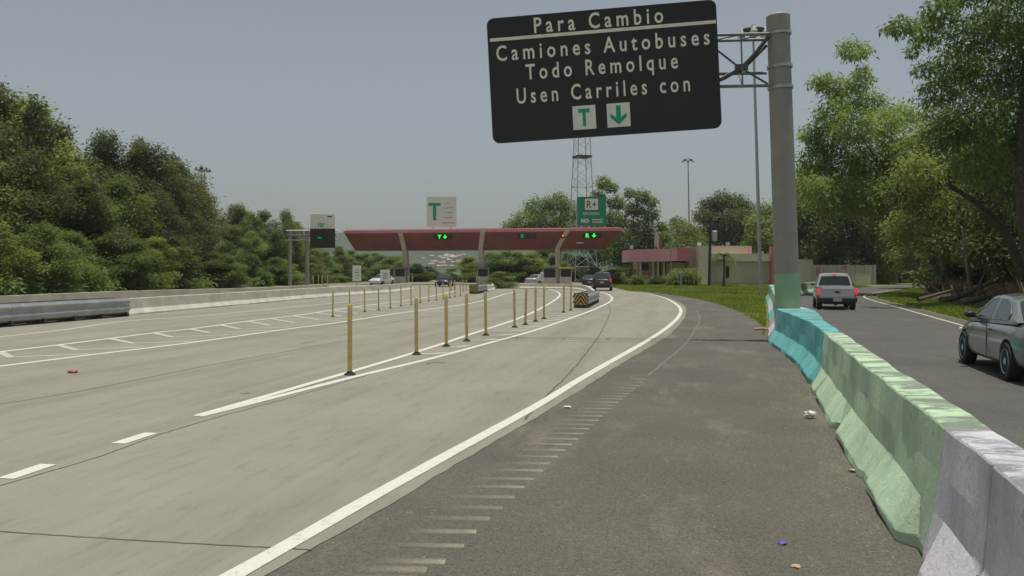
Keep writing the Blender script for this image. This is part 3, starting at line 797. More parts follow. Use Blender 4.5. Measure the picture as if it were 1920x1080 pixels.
def car_body(parent, paint, st, axles, wr, roofp, wb, k, sub=2, trim=True, side_glass=None, rear_t=(.1, .9), front_t=(.08, .9), glass=None, pillars=()):
    """st: stations (y, halfwidth, zlow, zshoulder, ztop); roofp: (y, z) roof line incl. ends on the belt; wb: half width at the belt; k: tumblehome"""
    glass = glass or M['glass']
    mb = MB(); rings = []
    for y, w, zl, zs, ztp in st:
        half = [(0, zl), (w * .80, zl), (w * .96, zl + .07), (w, zl * .45 + zs * .55), (w * .985, zs), (w * .90, ztp - .015), (w * .5, ztp + .02), (0, ztp + .03)]
        ring = [(x, y, z) for x, z in half] + [(-x, y, z) for x, z in reversed(half[1:-1])]
        rings.append(ring)
    mb.loft(rings)
    arches = [(y, wr, wr + .055, sx * .55, sx * 1.3) for y in axles for sx in (-1, 1)]
    body = body_with_arches(mb, 'body', paint, parent, arches, sub)
    # wheel wells
    well = MB()
    for y in axles: well.lathe([(wr + .05, -.70), (wr + .05, .70)], 'x', 24, (0, y, wr))
    # cabin
    ystart, yend = roofp[0][0], roofp[-1][0]
    def zr(y):
        return interp([(a, b) for a, b in roofp], y)[0]
    def belt(y): return interp([(s[0], s[4]) for s in st], y)[0] - .02
    def xs(z, y): return wb - k * max(0, z - belt(y))
    ys = sorted(set([ystart + (yend - ystart) * i / 26 for i in range(27)] + [p[0] for p in roofp]))
    rings = []
    for y in ys:
        b = belt(y); t = max(zr(y), b + .004); sh = min(.07, (t - b) * .5)
        half = [(wb, b - .03), (xs(b + (t - sh - b) * .5, y), b + (t - sh - b) * .5), (xs(t - sh, y), t - sh), (xs(t - sh * .35, y) - .035, t - sh * .35), (xs(t, y) * .62, t + .008), (0, t + .018)]
        rings.append([(x, y, z) for x, z in half] + [(-x, y, z) for x, z in reversed(half[:-1])])
    cab = MB().loft(rings, closed=False, caps=False).build('cabin', paint, parent, smooth=True)
    cab.data.polygons.foreach_set('use_smooth', [True] * len(cab.data.polygons)); cab.data.set_sharp_from_angle(angle=math.radians(30))
    # side windows
    for s in (-1, 1):
        for poly in side_glass:
            cut_n = []
            for (y, t) in poly:
                b = belt(y); z = b + t; cut_n.append((s * (xs(z, y) + .008), y, z))
            MB().add(cut_n, [tuple(range(len(cut_n)))]).build('side_window', glass, parent, fix=False)
    if side_glass and trim:
        for s in (-1, 1):
            for poly in side_glass:
                pts = []
                for (y, t) in list(poly) + [poly[0]]:
                    b = belt(y); z = b + t; pts.append((s * (xs(z, y) + .010), y, z))
                MB().tube(pts, .011, 6).build('window_trim', M['chrome'], parent, smooth=True)
    def screen(name, ya, yb, t0, t1, inset, mat):
        vs = []; n = 6
        for i in range(n + 1):
            s = t0 + (t1 - t0) * i / n; y = ya + (yb - ya) * s; z = max(zr(y), belt(y))
            sgn = -1 if yb > ya else 1
            for j in range(9):
                q = -1 + 2 * j / 8; x = q * (xs(z - .05, y) - inset); crown = (1 - q * q) * .02
                vs.append((x, y + sgn * .012, z + .012 + crown))
        MB().add(vs, [(i * 9 + j, i * 9 + j + 1, (i + 1) * 9 + j + 1, (i + 1) * 9 + j) for i in range(n) for j in range(8)]).build(name, mat, parent, smooth=True)
    screen('rear_window', roofp[0][0], roofp[1][0], rear_t[0], rear_t[1], .10, glass)
    screen('windscreen', roofp[-1][0], roofp[-2][0], front_t[0], front_t[1], .08, glass)
    return body, belt, xs
def mirror(parent, x, y, z, s):
    mb = MB(); rings = []
    for q, sc in ((0, .55), (.04, 1), (.12, 1), (.17, .6)):
        rings.append([(x + s * (.10 + .10 * math.cos(a) * sc), y + q - .06, z + .065 * math.sin(a) * sc) for a in [2 * math.pi * i / 12 for i in range(12)]])
    mb.loft(rings); mb.box((x + s * .03, y + .03, z - .05), (.10, .05, .03)); mb.build('mirror', M['black_pl'], parent, smooth=True)

def make_sedan(paint):
    r = empty('car')
    st = [(-2.28, .60, .40, .62, .84), (-2.20, .78, .28, .72, .98), (-1.9, .86, .22, .78, 1.02), (-1.35, .885, .20, .80, 1.00), (-.4, .89, .19, .78, .97), (.5, .89, .19, .75, .95), (1.1, .885, .19, .72, .93), (1.6, .87, .20, .68, .86), (2.05, .80, .22, .60, .76), (2.26, .60, .30, .50, .64)]
    roof = [(-1.72, 1.00), (-.95, 1.37), (-.60, 1.425), (-.1, 1.445), (.30, 1.42), (1.28, .92)]
    glassF = [(.95, .06), (.18, .40), (-.12, .425), (-.22, .42), (-.22, .04)]
    glassR = [(-.30, .04), (-.30, .415), (-.62, .40), (-.95, .33), (-1.20, .14), (-1.12, .05)]
    car_body(r, paint, st, (-1.36, 1.36), .325, roof, .80, .42, 2, True, [glassF, glassR])
    for y in (-1.36, 1.36):
        for s in (-1, 1): make_wheel(r, (s * .785, y, .325), .325, .21, s)
    for s in (-1, 1):
        mirror(r, s * .80, .78, 1.02, s)
        MB().add([(s * .885, -.62, .80), (s * .905, -.62, .80), (s * .905, -.42, .80), (s * .885, -.42, .80), (s * .885, -.62, .825), (s * .905, -.62, .825), (s * .905, -.42, .825), (s * .885, -.42, .825)], [(0, 1, 2, 3), (4, 7, 6, 5), (0, 4, 5, 1), (1, 5, 6, 2), (2, 6, 7, 3), (3, 7, 4, 0)]).build('door_handle', M['black_pl'], r)
        mb = MB(); mb.loft([[(s * (.86 - .30 * i / 4), -1.95 - .06 * i - .19 * (i > 0), .76), (s * (.86 - .30 * i / 4) , -2.0 - .05 * i - .19 * (i > 0), .90)] for i in range(5)], closed=False, caps=False)
        mb = MB().box((s * .66, -2.235, .80), (.30, .05, .15)); mb.build('tail_light', M['tail_dim'], r, bevel=.02)
        MB().box((s * .62, 2.13, .62), (.30, .16, .13)).build('headlight', M['lamp_glass'], r, bevel=.04)
    MB().box((0, -2.29, .62), (.36, .03, .17)).build('number_plate', M['plate'], r)
    # bumper crease and door seams as dark thin grooves
    for s in (-1, 1):
        for y in (.98, -.26): MB().box((s * .887, y, .60), (.010, .008, .62)).build('door_seam', M['black_pl'], r)
    return r

sed = make_sedan(M['sedan'])
n1, n0 = G(1896, 713), G(1815, 681)
dv = (n0 - n1).normalized(); hd = -math.atan2(dv.x, dv.y)
rt = Vector((dv.y, -dv.x, 0)); c0 = (n0 + n1) / 2 + rt * .785
sed.location = (c0.x, c0.y, 0); sed.rotation_euler = (0, 0, hd)
tag(sed, 'dark grey-green sedan cut by the frame edge, driving along the ramp', 'car')
def car_copy(loc, rz, paint, label, group=None, z=0):
    c = copy_tree(sed); c.location = (loc[0], loc[1], z); c.rotation_euler = (0, 0, rz)
    for ch in c.children:
        if ch.name.split('.')[0] in ('body', 'cabin'):
            ch.material_slots[0].link = 'OBJECT'; ch.material_slots[0].material = paint
    return tag(c, label, 'car', group)

def make_suv():
    r = empty('suv')
    st = [(-2.28, .68, .42, .82, 1.00), (-2.20, .84, .32, .88, 1.08), (-1.8, .90, .27, .90, 1.10), (-.6, .915, .25, .88, 1.08), (.6, .915, .25, .86, 1.06), (1.2, .905, .25, .83, 1.03), (1.75, .88, .27, .78, .95), (2.15, .80, .30, .68, .82), (2.30, .64, .38, .56, .68)]
    roof = [(-2.20, 1.06), (-1.85, 1.66), (-1.4, 1.73), (-.3, 1.75), (.35, 1.71), (1.2, 1.03)]
    car_body(r, M['suv'], st, (-1.36, 1.40), .36, roof, .84, .30, 2, True,
             [[(.92, .05), (.22, .52), (-.15, .55), (-.15, .05)], [(-.23, .05), (-.23, .55), (-1.0, .54), (-1.0, .05)], [(-1.08, .06), (-1.08, .53), (-1.62, .48), (-1.80, .10)]], (.12, .85), glass=M['glass_lt'])
    for y in (-1.36, 1.40):
        for s in (-1, 1): make_wheel(r, (s * .80, y, .36), .36, .23, s)
    for s in (-1, 1):
        mirror(r, s * .84, .72, 1.14, s)
        MB().box((s * .80, -2.18, .98), (.13, .10, .26)).build('tail_light', M['tail'] if s > 0 else M['tail_dim'], r, bevel=.03)
        MB().box((s * .64, 2.20, .74), (.30, .14, .16)).build('headlight', M['lamp_glass'], r, bevel=.04)
    MB().box((0, -2.25, .52), (1.55, .14, .22)).build('bumper', M['black_pl'], r, bevel=.04)
    MB().box((0, -2.29, .80), (.36, .03, .17)).build('number_plate', M['plate'], r)
    return r
suv = make_suv(); p = G(1135, 545.5); suv.location = (p.x, p.y + 2.3, 0); suv.rotation_euler = (0, 0, math.radians(-8))
tag(suv, 'dark charcoal SUV seen from behind, heading for the toll lane beside the lawn', 'SUV')

def make_truck():
    r = empty('pickup_truck')
    w = .96
    # front part and cab sides
    st = [(-.80, .94, .42, .98, 1.14), (-.2, .96, .40, .98, 1.14), (.7, .96, .40, .96, 1.12), (1.2, .95, .40, .95, 1.12), (1.7, .94, .42, .95, 1.10), (2.35, .90, .44, .90, 1.04), (2.60, .74, .50, .72, .92)]
    roof = [(-.86, 1.12), (-.66, 1.78), (-.2, 1.86), (.25, 1.85), (.55, 1.80), (1.28, 1.10)]
    car_body(r, M['silver'], st, (1.72,), .39, roof, .90, .28, 1, True,
             [[(1.02, .06), (.44, .58), (.28, .63), (.28, .06)], [(.20, .06), (.20, .63), (-.45, .63), (-.60, .08)]], (.14, .84))
    bed = MB()
    for s in (-1, 1):
        prof = [(s * .90, .50), (s * .955, .58), (s * .96, .95), (s * .945, 1.13), (s * .84, 1.15), (s * .82, .78), (s * .80, .50)]
        bed.prism([Vector((x, -2.62, z)) for x, z in prof], (0, 1.84, 0))
    bed.box((0, -1.70, .70), (1.66, 1.84, .08)); bed.box((0, -.84, .92), (1.66, .06, .46))
    body_with_arches(bed, 'bed', M['silver'], r, [(-1.72, .39, .45, sx * .6, sx * 1.3) for sx in (-1, 1)], 0)
    tg = MB()
    tg.box((0, -2.645, .87), (1.60, .07, .55)); tg.box((0, -2.69, 1.06), (1.52, .03, .10)); tg.box((0, -2.69, .70), (1.52, .03, .10))
    tgo = tg.build('tailgate', M['silver'], r, bevel=.02)
    em = [(.13 * math.cos(a), .055 * math.sin(a)) for a in [2 * math.pi * i / 24 for i in range(24)]]
    mb = MB(); flat(mb, em, 0, .90, -2.682, .012); mb.build('emblem', M['blue_em'], tgo)
    mb = MB(); mb.box((0, -2.69, .98), (.34, .03, .05)); mb.build('handle', M['chrome'], tgo, bevel=.01)
    for s in (-1, 1):
        MB().box((s * .895, -2.63, .93), (.10, .09, .30)).build('tail_light', M['tail'], r, bevel=.02)
        MB().box((s * .66, 2.50, .80), (.30, .16, .20)).build('headlight', M['lamp_glass'], r, bevel=.03)
        mirror(r, s * .92, .78, 1.26, s)
        mb = MB().box((s * .90, -2.60, .60), (.10, .04, .10)); mb.build('reflector', M['tail_dim'], r)
    bp = MB(); bp.box((0, -2.74, .52), (1.86, .18, .20)); bp.box((0, -2.70, .40), (1.3, .12, .10)); bpo = bp.build('bumper', M['black_pl'], r, bevel=.03)
    MB().box((0, -2.84, .53), (.40, .02, .17)).build('number_plate', M['plate'], bpo)
    MB().box((0, -.70, 1.83), (.20, .06, .035)).build('brake_lamp', M['tail'], r, bevel=.01)
    MB().box((0, 0, .36), (1.2, 4.6, .16)).build('chassis', M['black_pl'], r)
    mb = MB(); mb.box((0, -1.72, .36), (1.5, .12, .12)); mb.lathe([(.12, -.1), (.17, 0), (.12, .1)], 'x', 16, (0, -1.72, .36)); mb.build('axle', M['black_pl'], r)
    for y in (-1.72, 1.72):
        for s in (-1, 1): make_wheel(r, (s * .80, y, .39), .39, .26, s)
    return r
tk = make_truck(); p = G(1568, 580.5); tk.rotation_euler = (0, 0, math.radians(-17)); sc_ = .94
tk.scale = (sc_, sc_, sc_)
bk = Vector((math.sin(math.radians(17)), math.cos(math.radians(17)), 0)) * 2.1 * sc_
tk.location = (p.x + bk.x, p.y + bk.y, 0)
tag(tk, 'silver pickup truck seen from behind with red brake lights lit, driving up the ramp', 'pickup truck')
car_copy((XY(833, 100), 100), math.radians(176), M['navy'], 'dark navy car coming through the toll plaza between two canopy columns')
car_copy((XY(1010, 101), 101), math.radians(-30), M['silver'], 'silver car partly hidden behind the low concrete island under the canopy')
car_copy((XY(1106, 94), 94), math.radians(-6), M['black_c'], 'black car with a red tail light just ahead of the charcoal SUV')
blk = bpy.data.objects
car_copy((XY(716, 108), 108), math.radians(160), M['white_c'], 'white car showing its roof above the median barrier beside the small white sign')

# ------------------------------------------------------------------ toll canopy
def make_canopy():
    yl, yr = 114.0, 106.0
    tl, tr_ = P(644, 433.5, yl), P(1164, 425, yr)
    zt = (tl.z + tr_.z) / 2; zb_ = 4.75; lip = .42
    d = (tr_ - tl); d.z = 0; L = d.length; dx = d.normalized(); rz = math.atan2(dx.y, dx.x)
    root = empty('toll_canopy', (tl.x, tl.y, 0), rz, 'wide red-brown toll plaza canopy with a pink top edge on concrete columns', 'toll canopy')
    # local: x along the front, y away from the viewer
    ins_l, ins_r, back = .85, 2.4, 1.9
    D = 6.5
    f = MB(); n = 14
    for i in range(n):
        s0, s1 = i / n, (i + 1) / n
        def pt(s, low): 
            x0, x1 = (ins_l, L - ins_r) if low else (.12, L - .12)
            return (x0 + (x1 - x0) * s, back if low else .05, zb_ if low else zt - lip)
        f.add([pt(s0, 0), pt(s1, 0), pt(s1, 1), pt(s0, 1)], [(0, 1, 2, 3)])
    f.add([(.12, .05, zt - lip), (ins_l, back, zb_), (ins_l, D - back, zb_), (.12, D, zt - lip)], [(0, 1, 2, 3)])
    f.add([(L - .12, .05, zt - lip), (L - ins_r, back, zb_), (L - ins_r, D - back, zb_), (L - .12, D, zt - lip)], [(3, 2, 1, 0)])
    f.add([(.12, D, zt - lip), (L - .12, D, zt - lip), (L - ins_r, D - back, zb_), (ins_l, D - back, zb_)], [(3, 2, 1, 0)])
    fo = f.build('fascia', M['canopy_front'], root, fix=False)
    t = MB(); t.box((L / 2, D / 2, zt - lip / 2), (L, D, lip)); t.build('roof_edge', M['canopy_trim'], root, bevel=.05)
    t = MB(); t.box((L / 2, D / 2, zt + .03), (L - .5, D - .5, .1)); t.build('roof', M['canopy_roof'], root)
    t = MB(); t.box(((ins_l + L - ins_r) / 2, D / 2, zb_ - .04), (L - ins_l - ins_r - .02, D - 2 * back - .02, .1)); t.build('soffit', M['soffit'], root)
    def lx(u):                         # local x where the pixel column u meets the front plane
        best = 0
        for i in range(2001):
            q = Vector((tl.x, tl.y, 0)) + dx * (L * i / 2000)
            if XY(u, q.y) < q.x: best = L * i / 2000; break
        return best
    for u, k in ((751, -.1), (905, -.75), (1063, -1.55)):
        x = lx(u); c = MB(); w = .62
        # rib that follows the sloping fascia, then the shaft to the ground
        c.loft([[(x - w / 2 + sx * w + sl, yy + sy * dd, z) for sx, sy in ((0, 0), (1, 0), (1, 1), (0, 1))] for (z, yy, dd, sl, w) in
                ((zt - .02, -.18, .9, 0, .62), (zt - lip, -.18, .9, 0, .62), (zb_ + .5, back - .55, .9, k * .8, .62), (zb_, back - .2, .8, k, .64), (3.2, back + .1, .8, k, .66), (0, back + .1, .9, k, .80))])
        c.build('column', M['column'], root)
    for u, kind in ((828, 'g'), (985, 'w'), (1107, 'g2'), (1055, 'r')):
        x = lx(u); v = 443; 
        z = zt - lip - .55; yy = .05 + (zt - lip - z) / (zt - lip - zb_) * (back - .05)
        if kind == 'r':
            b = MB().box((x, yy - .1, z - .05), (.5, .3, .5)).build('lane_signal', M['black_pl'], root, bevel=.03)
            mb = MB(); mb.box((x, yy - .26, z), (.26, .02, .09), 0, Matrix.Rotation(.78, 3, 'Y')); mb.box((x, yy - .27, z), (.26, .02, .09), 0, Matrix.Rotation(-.78, 3, 'Y')); mb.build('signal_lamp', M['led_r'], b)
        else:
            b = MB().box((x + .1, yy - .12, z), (2.4, .34, .72)).build('lane_display', M['display_box'], root, bevel=.04)
            mb = MB(); led = M['led_g'] if kind != 'w' else M['led_gd']
            f0 = yy - .30
            if kind == 'g': flat(mb, t_poly(.44, .48, .3), x - .35, z, f0, .02)
            elif kind == 'g2': put_text(mb, 'R', x - .42, z, .44, .48, f0, .018, 1, .01)
            else: put_text(mb, 'R', x - .42, z, .45, .5, f0, .02, 1, .01)
            if kind != 'w': flat(mb, arrow_poly(.58, .50), x + .42, z, f0, .02)
            mb.build('lane_symbol', led, b)
    mb = MB().box((lx(1085), 1.25, zb_ + .75), (.9, .12, .12)); mb.build('strip_lamp', M['tile_white'], root)
    return root
canopy = make_canopy()
# signs standing on the canopy roof
def roof_sign(name, c0_, c1_, Y, mat, label, cat, draw, r=.05, pad=.7):
    a = P(c0_[0], c0_[1], Y); b = P(c1_[0], c1_[1], Y); w = b.x - a.x; h = a.z - b.z
    o = empty(name, ((a.x + b.x) / 2, Y, b.z), 0, label, cat)
    mb = MB(); flat(mb, rounded(w, h, r, 4), 0, h / 2, .05, .08); pn = mb.build('sign_panel', mat, o)
    mb = MB()
    for s in (-.3, .3): mb.box((w * s, .09, h * .42 - .3), (.1, .06, h * .84 + .8))
    mb.build('support', M['galv'], o)
    draw(pn, w, h); return o
def dr_T(pn, w, h):
    mb = MB(); flat(mb, t_poly(1.62, 2.35, .17), -w * .235, h * .50 + .05, -.031, .012); mb.build('letter_symbol', M['sign_green'], pn)
    mb = MB()
    for i, (ww, zz) in enumerate(((.55, .80), (1.45, .635), (1.2, .475), (1.35, .325), (1.55, .14))):
        for j in range(int(ww / .17)):
            mb.box((w * .235 - ww / 2 + .085 + j * .17, -.036, h * zz), (.11 * rng.uniform(.7, 1.2), .01, .13 * rng.uniform(.7, 1.1)))
    mb.build('small_lettering', M['grey_text'], pn)
roof_sign('lane_sign', (800, 369), (856, 426), 112.2, M['tile_white'], 'white sign board with a big green T standing on the canopy roof', 'sign', dr_T, .18)
def dr_R(pn, w, h):
    mb = MB(); flat(mb, [(-.85, -.72), (.85, -.72), (.85, .72), (-.85, .72)], 0, h * .74, -.031, .012); t = mb.build('symbol_tile', M['tile_white'], pn)
    mb = MB(); put_text(mb, 'R+', 0, h * .74, 1.25, .95, -.045, .01, 1.1, .006); mb.build('symbol_lettering', M['dark_ink'], t)
    mb = MB(); put_text(mb, 'RECARGA', 0, h * .42, 2.1, .36, -.033, .004, 1.1, .006); mb.build('lettering', M['tile_white'], pn); mb = MB()
    put_text(mb, 'NO', -w * .22, h * .17, 1.0, .50, -.033, .03, 1.1, .006)
    for zz in (.205, .12):
        for j in range(7): mb.box((w * .05 + j * .2, -.036, h * zz), (.14 * rng.uniform(.7, 1.2), .01, .16))
    mb.build('lettering', M['tile_white'], pn)
roof_sign('lane_sign', (1082, 369), (1136, 423), 108.0, M['sign_green2'], 'green square sign with a white R+ tile standing on the canopy roof', 'sign', dr_R, .05)

# toll booths on the islands
def booth(u, Y, label, yellow=False):
    r = empty('toll_booth', (XY(u, Y), Y, 0), 0, label, 'toll booth', 'toll booths under the canopy')
    MB().box((0, 0, .55), (1.5, 2.2, 1.1)).build('base_wall', M['column'], r)
    MB().box((0, 0, 1.6), (1.4, 2.1, 1.0)).build('glazing', M['dark_window'], r)
    mb = MB()
    for sx in (-1, 1):
        for sy in (-1, 1): mb.box((sx * .71, sy * 1.06, 1.6), (.09, .09, 1.0))
    mb.build('frame', M['column'], r)
    MB().box((0, 0, 2.22), (1.9, 2.6, .24)).build('roof', M['yellow'] if yellow else M['soffit'], r, bevel=.03)
booth(1060, 108, 'small booth with a yellow roof beside the canopy column near the tower', True)
booth(1030, 97, 'grey booth at the foot of the canopy column behind the low island')
booth(906, 112, 'grey booth beside the middle canopy column')
booth(752, 114, 'grey booth beside the canopy column above the median barrier end')

# ------------------------------------------------------------------ electronic sign on a gantry
Y = 92.0; k = F / Y
r = empty('electronic_sign', (XY(605, Y), Y, 0), 0, 'black electronic sign topped by a white panel on a grey gantry before the hillside', 'sign')
def lp(u, v): q = P(u, v, Y); return (q.x - r.location.x, q.z)
x0, z1 = lp(582, 401); x1, z0 = lp(628, 429); _, zb_ = lp(600, 465)
MB().box(((x0 + x1) / 2, 0, (z1 + z0) / 2), (x1 - x0, .2, z1 - z0 - .01)).build('header_panel', M['tile_white'], r, bevel=.02)
dsp = MB().box(((x0 + x1) / 2, 0, (z0 + zb_) / 2), (x1 - x0, .45, z0 - zb_)).build('display', M['black_sign'], r, bevel=.03)
mb = MB()
for i in range(3): mb.box((x0 + .9 + i * .16, -.235, (z0 + zb_) / 2 + .05), (.10, .02, .16))
mb.build('display_text', M['led_gd'], dsp)
mb = MB(); put_text(mb, 'itr', (x0 + x1) / 2 - .1, z0 + .5, .8, .55, -.105, .02, 1, .006); mb.build('header_lettering', M['sign_green'], r)
mb = MB(); mb.box((x1 - .55, -.108, z1 - .3), (.5, .01, .12)); mb.build('header_mark', M['dark_ink'], r)
mb = MB()
for zz in (lp(0, 432)[1], lp(0, 440)[1], lp(0, 450)[1]):
    for yy in (.3, .9): mb.tube([(lp(533, 0)[0], yy, zz), (lp(628, 0)[0], yy, zz)], .06, 6)
xa, xb = lp(538, 0)[0], lp(626, 0)[0]
for i in range(8):
    s0, s1 = xa + (xb - xa) * i / 8, xa + (xb - xa) * (i + 1) / 8
    mb.tube([(s0, .3, lp(0, 432)[1] if i % 2 else lp(0, 450)[1]), (s1, .3, lp(0, 450)[1] if i % 2 else lp(0, 432)[1])], .04, 6)
mb.build('gantry_truss', M['galv'], r)
for u in (538, 571):
    MB().tube([(lp(u, 0)[0], .6, 0), (lp(u, 0)[0], .6, lp(0, 431)[1])], .22, 12).build('gantry_post', M['steel'], r, smooth=True)
for u in (588, 602, 617):
    MB().box((lp(u, 0)[0], -.1, zb_ - .2), (.35, .3, .16)).build('bracket', M['galv'], r)

# small white signs near the median
def small_sign(u, vt, vb, w_px, Y, label):
    a = P(u - w_px / 2, vt, Y); b = P(u + w_px / 2, vb, Y)
    r = empty('small_sign', ((a.x + b.x) / 2, Y, 0), 0, label, 'sign')
    MB().box((0, 0, (a.z + b.z) / 2), (b.x - a.x, .05, a.z - b.z)).build('sign_panel', M['tile_white'], r, bevel=.01)
    mb = MB()
    for i in range(4): mb.box(((rng.random() - .5) * .1, -.03, b.z + (a.z - b.z) * (.2 + .17 * i)), ((b.x - a.x) * .55, .01, .07))
    mb.build('lettering', M['grey_text'], r)
    MB().tube([(0, .06, 0), (0, .06, a.z - .1)], .04, 8).build('post', M['galv'], r)
small_sign(669, 498, 527, 16, 88, 'narrow white roadside sign with dark lettering behind the median barrier')
small_sign(722, 506, 527, 18, 92, 'plain pale sign rising behind the white car beyond the median barrier')
small_sign(1016, 510, 527, 6, 92, 'thin white marker sign behind the low concrete island')

# ------------------------------------------------------------------ high mast lights
def mast(u_t, v_t, u_b, Y, label, rad=.2, ring=1.1, tinted=0, v_base=None):
    top_ = P(u_t, v_t, Y); xb = XY(u_b, Y)
    r = empty('light_mast', (xb, Y, 0), 0, label, 'light mast', 'tall floodlight masts')
    lx_, h = top_.x - xb, top_.z
    MB().tube([(0, 0, 0), (lx_ * .5, 0, h * .5), (lx_, 0, h)], [rad, rad * .75, rad * .5], 14).build('mast', M['mast_grey'], r, smooth=True)
    mb = MB()
    mb.lathe([(ring, h - .06), (ring + .06, h), (ring, h + .06)], 'z', 20, (lx_, 0, 0))
    mb.lathe([(.22, h - .3), (.25, h + .2), (.1, h + .5)], 'z', 12, (lx_, 0, 0))
    mb.build('lamp_ring', M['steel_dark'], r)
    for k in range(6):
        a = k * math.pi / 3 + .3; c = Vector((lx_ + math.cos(a) * ring, math.sin(a) * ring, h - .18))
        f = MB().lathe([(.10, .32), (.16, .2), (.30, -.10), (.32, -.16)], 'z', 12, c).build('floodlight', M['mast_grey'], r, smooth=True)
        MB().lathe([(.29, -.165), (.27, -.22), (.1, -.26)], 'z', 12, c).build('lens', M['lamp_glass'], f, smooth=True)
    return r
mast(1412, 58, 1427, 68, 'tall floodlight mast rising beside the sign pole at the edge of the lawn', .17, 1.05)
mast(1290, 300, 1294, 175, 'tall floodlight mast standing behind the pink and cream building', .22, 1.2)
mast(378, 315, 378, 150, 'floodlight mast poking above the hillside trees, front one of two', .16, 1.0)
mast(384, 318, 384, 156, 'floodlight mast poking above the hillside trees, rear one of two', .16, 1.0)

# ------------------------------------------------------------------ lattice tower
Y = 128.0; k = F / Y
r = empty('lattice_tower', (XY(1091, Y), Y, 0), .3, 'grey steel lattice mast tower behind the toll canopy and the green R+ sign', 'tower')
H = 32.0
def hw(z): return 1.85 - (1.85 - .98) * min(1, z / 20.5) - .012 * max(0, z - 20.5)
legs = []
for sx, sy in ((-1, -1), (1, -1), (1, 1), (-1, 1)):
    MB().tube([(sx * hw(z), sy * hw(z), z) for z in (0, 10, 20.5, H)], .062, 6).build('leg', M['mast_grey'], r)
mb = MB(); zs = [0]; 
while zs[-1] < H - 1: zs.append(min(H, zs[-1] + hw(zs[-1]) * 1.35))
for i in range(len(zs) - 1):
    a, b = zs[i], zs[i + 1]; ha, hb = hw(a), hw(b)
    cs = [(-1, -1), (1, -1), (1, 1), (-1, 1)]
    for q in range(4):
        (xa, ya), (xb, yb) = cs[q], cs[(q + 1) % 4]
        mb.tube([(xa * ha, ya * ha, a), (xb * hb, yb * hb, b)], .028, 5)
        if i % 2: mb.tube([(xb * ha, yb * ha, a), (xa * hb, ya * hb, b)], .025, 5)
        if i % 3 == 0: mb.tube([(xa * hb, ya * hb, b), (xb * hb, yb * hb, b)], .035, 5)
mb.build('bracing', M['mast_grey'], r)
zp = P(0, 294, Y).z
MB().box((0, 0, zp), (2 * hw(zp) + .3, 2 * hw(zp) + .3, .28)).build('platform', M['steel_dark'], r)
# ------------------------------------------------------------------ roadside building
Yb = 118.0
def bx(u): return XY(u, Yb)
def bz(v): return P(960, v, Yb).z
r = empty('toll_office', (bx(1300), Yb, 0), 0, 'low pink and cream toll office with a deep pink fascia beyond the lawn', 'building')
ox = r.location.x
def bb(name, u0, u1, v0, v1, y0, y1, mat, zb=None, bevel=.0):
    xa, xb = bx(u0) - ox, bx(u1) - ox; za = bz(v0); zb_ = bz(v1) if zb is None else zb
    return MB().box(((xa + xb) / 2, (y0 + y1) / 2, (za + zb_) / 2), (xb - xa, y1 - y0, za - zb_)).build(name, mat, r, bevel=bevel)
# fascia built as a shallow angled band so its far corner sits lower
xa, xm, xe = bx(1182) - ox, bx(1268) - ox, bx(1294) - ox
f = MB(); 
f.prism([Vector((xa, 1.6, bz(491))), Vector((xm, -.8, bz(489.5))), Vector((xe, -.8, bz(488))), Vector((xe, 9, bz(488))), Vector((xa, 9, bz(491)))], (0, 0, bz(466.5) - bz(490)))
f.build('fascia', M['pink'], r)
MB().box(((xm + xe) / 2, -.81, (bz(464) + bz(488)) / 2), (xe - xm, .03, bz(464.5) - bz(488))).build('fascia_end', M['red_b'], r)
bb('recessed_wall', 1203, 1294, 488, 530, 3.2, 8.6, M['beige'], 0)
w = bb('window', 1207, 1223, 494, 507, 3.1, 3.25, M['dark_window'])
bb('red_panel', 1213, 1228, 511, 529, 3.12, 3.25, M['red_b'], .1)
for a, b in ((1231, 1236), (1241, 1247), (1251, 1257)):
    bb('door', a, b, 491, 520, 3.1, 3.25, M['dark_window'], 0)
for a in (1203, 1228, 1237, 1248):
    bb('pillar', a, a + 3.2, 490, 530, 1.9, 2.3, M['cream'], 0)
bb('slit_window', 1259, 1293, 489, 492, 3.1, 3.25, M['dark_window'])
bb('tower_block', 1306.5, 1330, 461.5, 530, -1.2, 9, M['cream'], 0)
bb('side_wall', 1294.2, 1306.3, 461.8, 530, .9, 9, M['block'], 0)
bb('upper_wall', 1330.2, 1421, 459.8, 530, 3.2, 9.2, M['beige'], 0)
bb('ledge', 1335, 1449, 476, 489.6, .6, 3.1, M['cream'])
bb('lower_wall', 1332, 1450, 489.8, 530, 1.0, 3.0, M['block'], 0)
bb('slit_window', 1364, 1370.5, 499, 521, .93, 1.1, M['dark_window'])
bb('dark_canopy', 1336, 1361, 486.5, 490.5, -.2, .55, M['steel_dark'])
bb('pink_band', 1415, 1421.2, 461, 475, 3.1, 3.25, M['pink'])
bb('red_pylon', 1447, 1457, 462, 530, .0, 1.2, M['red_b'], 0)
bb('end_wall', 1457.5, 1522, 486.5, 530, -.5, 8, M['beige'], 0)
mb = MB()
for u in (1185, 1312, 1366): mb.box((bx(u) - ox, .5, bz(465 if u < 1200 else 459) + .15), (.45, .45, .5))
mb.build('roof_lamp', M['lamp_glass'], r)
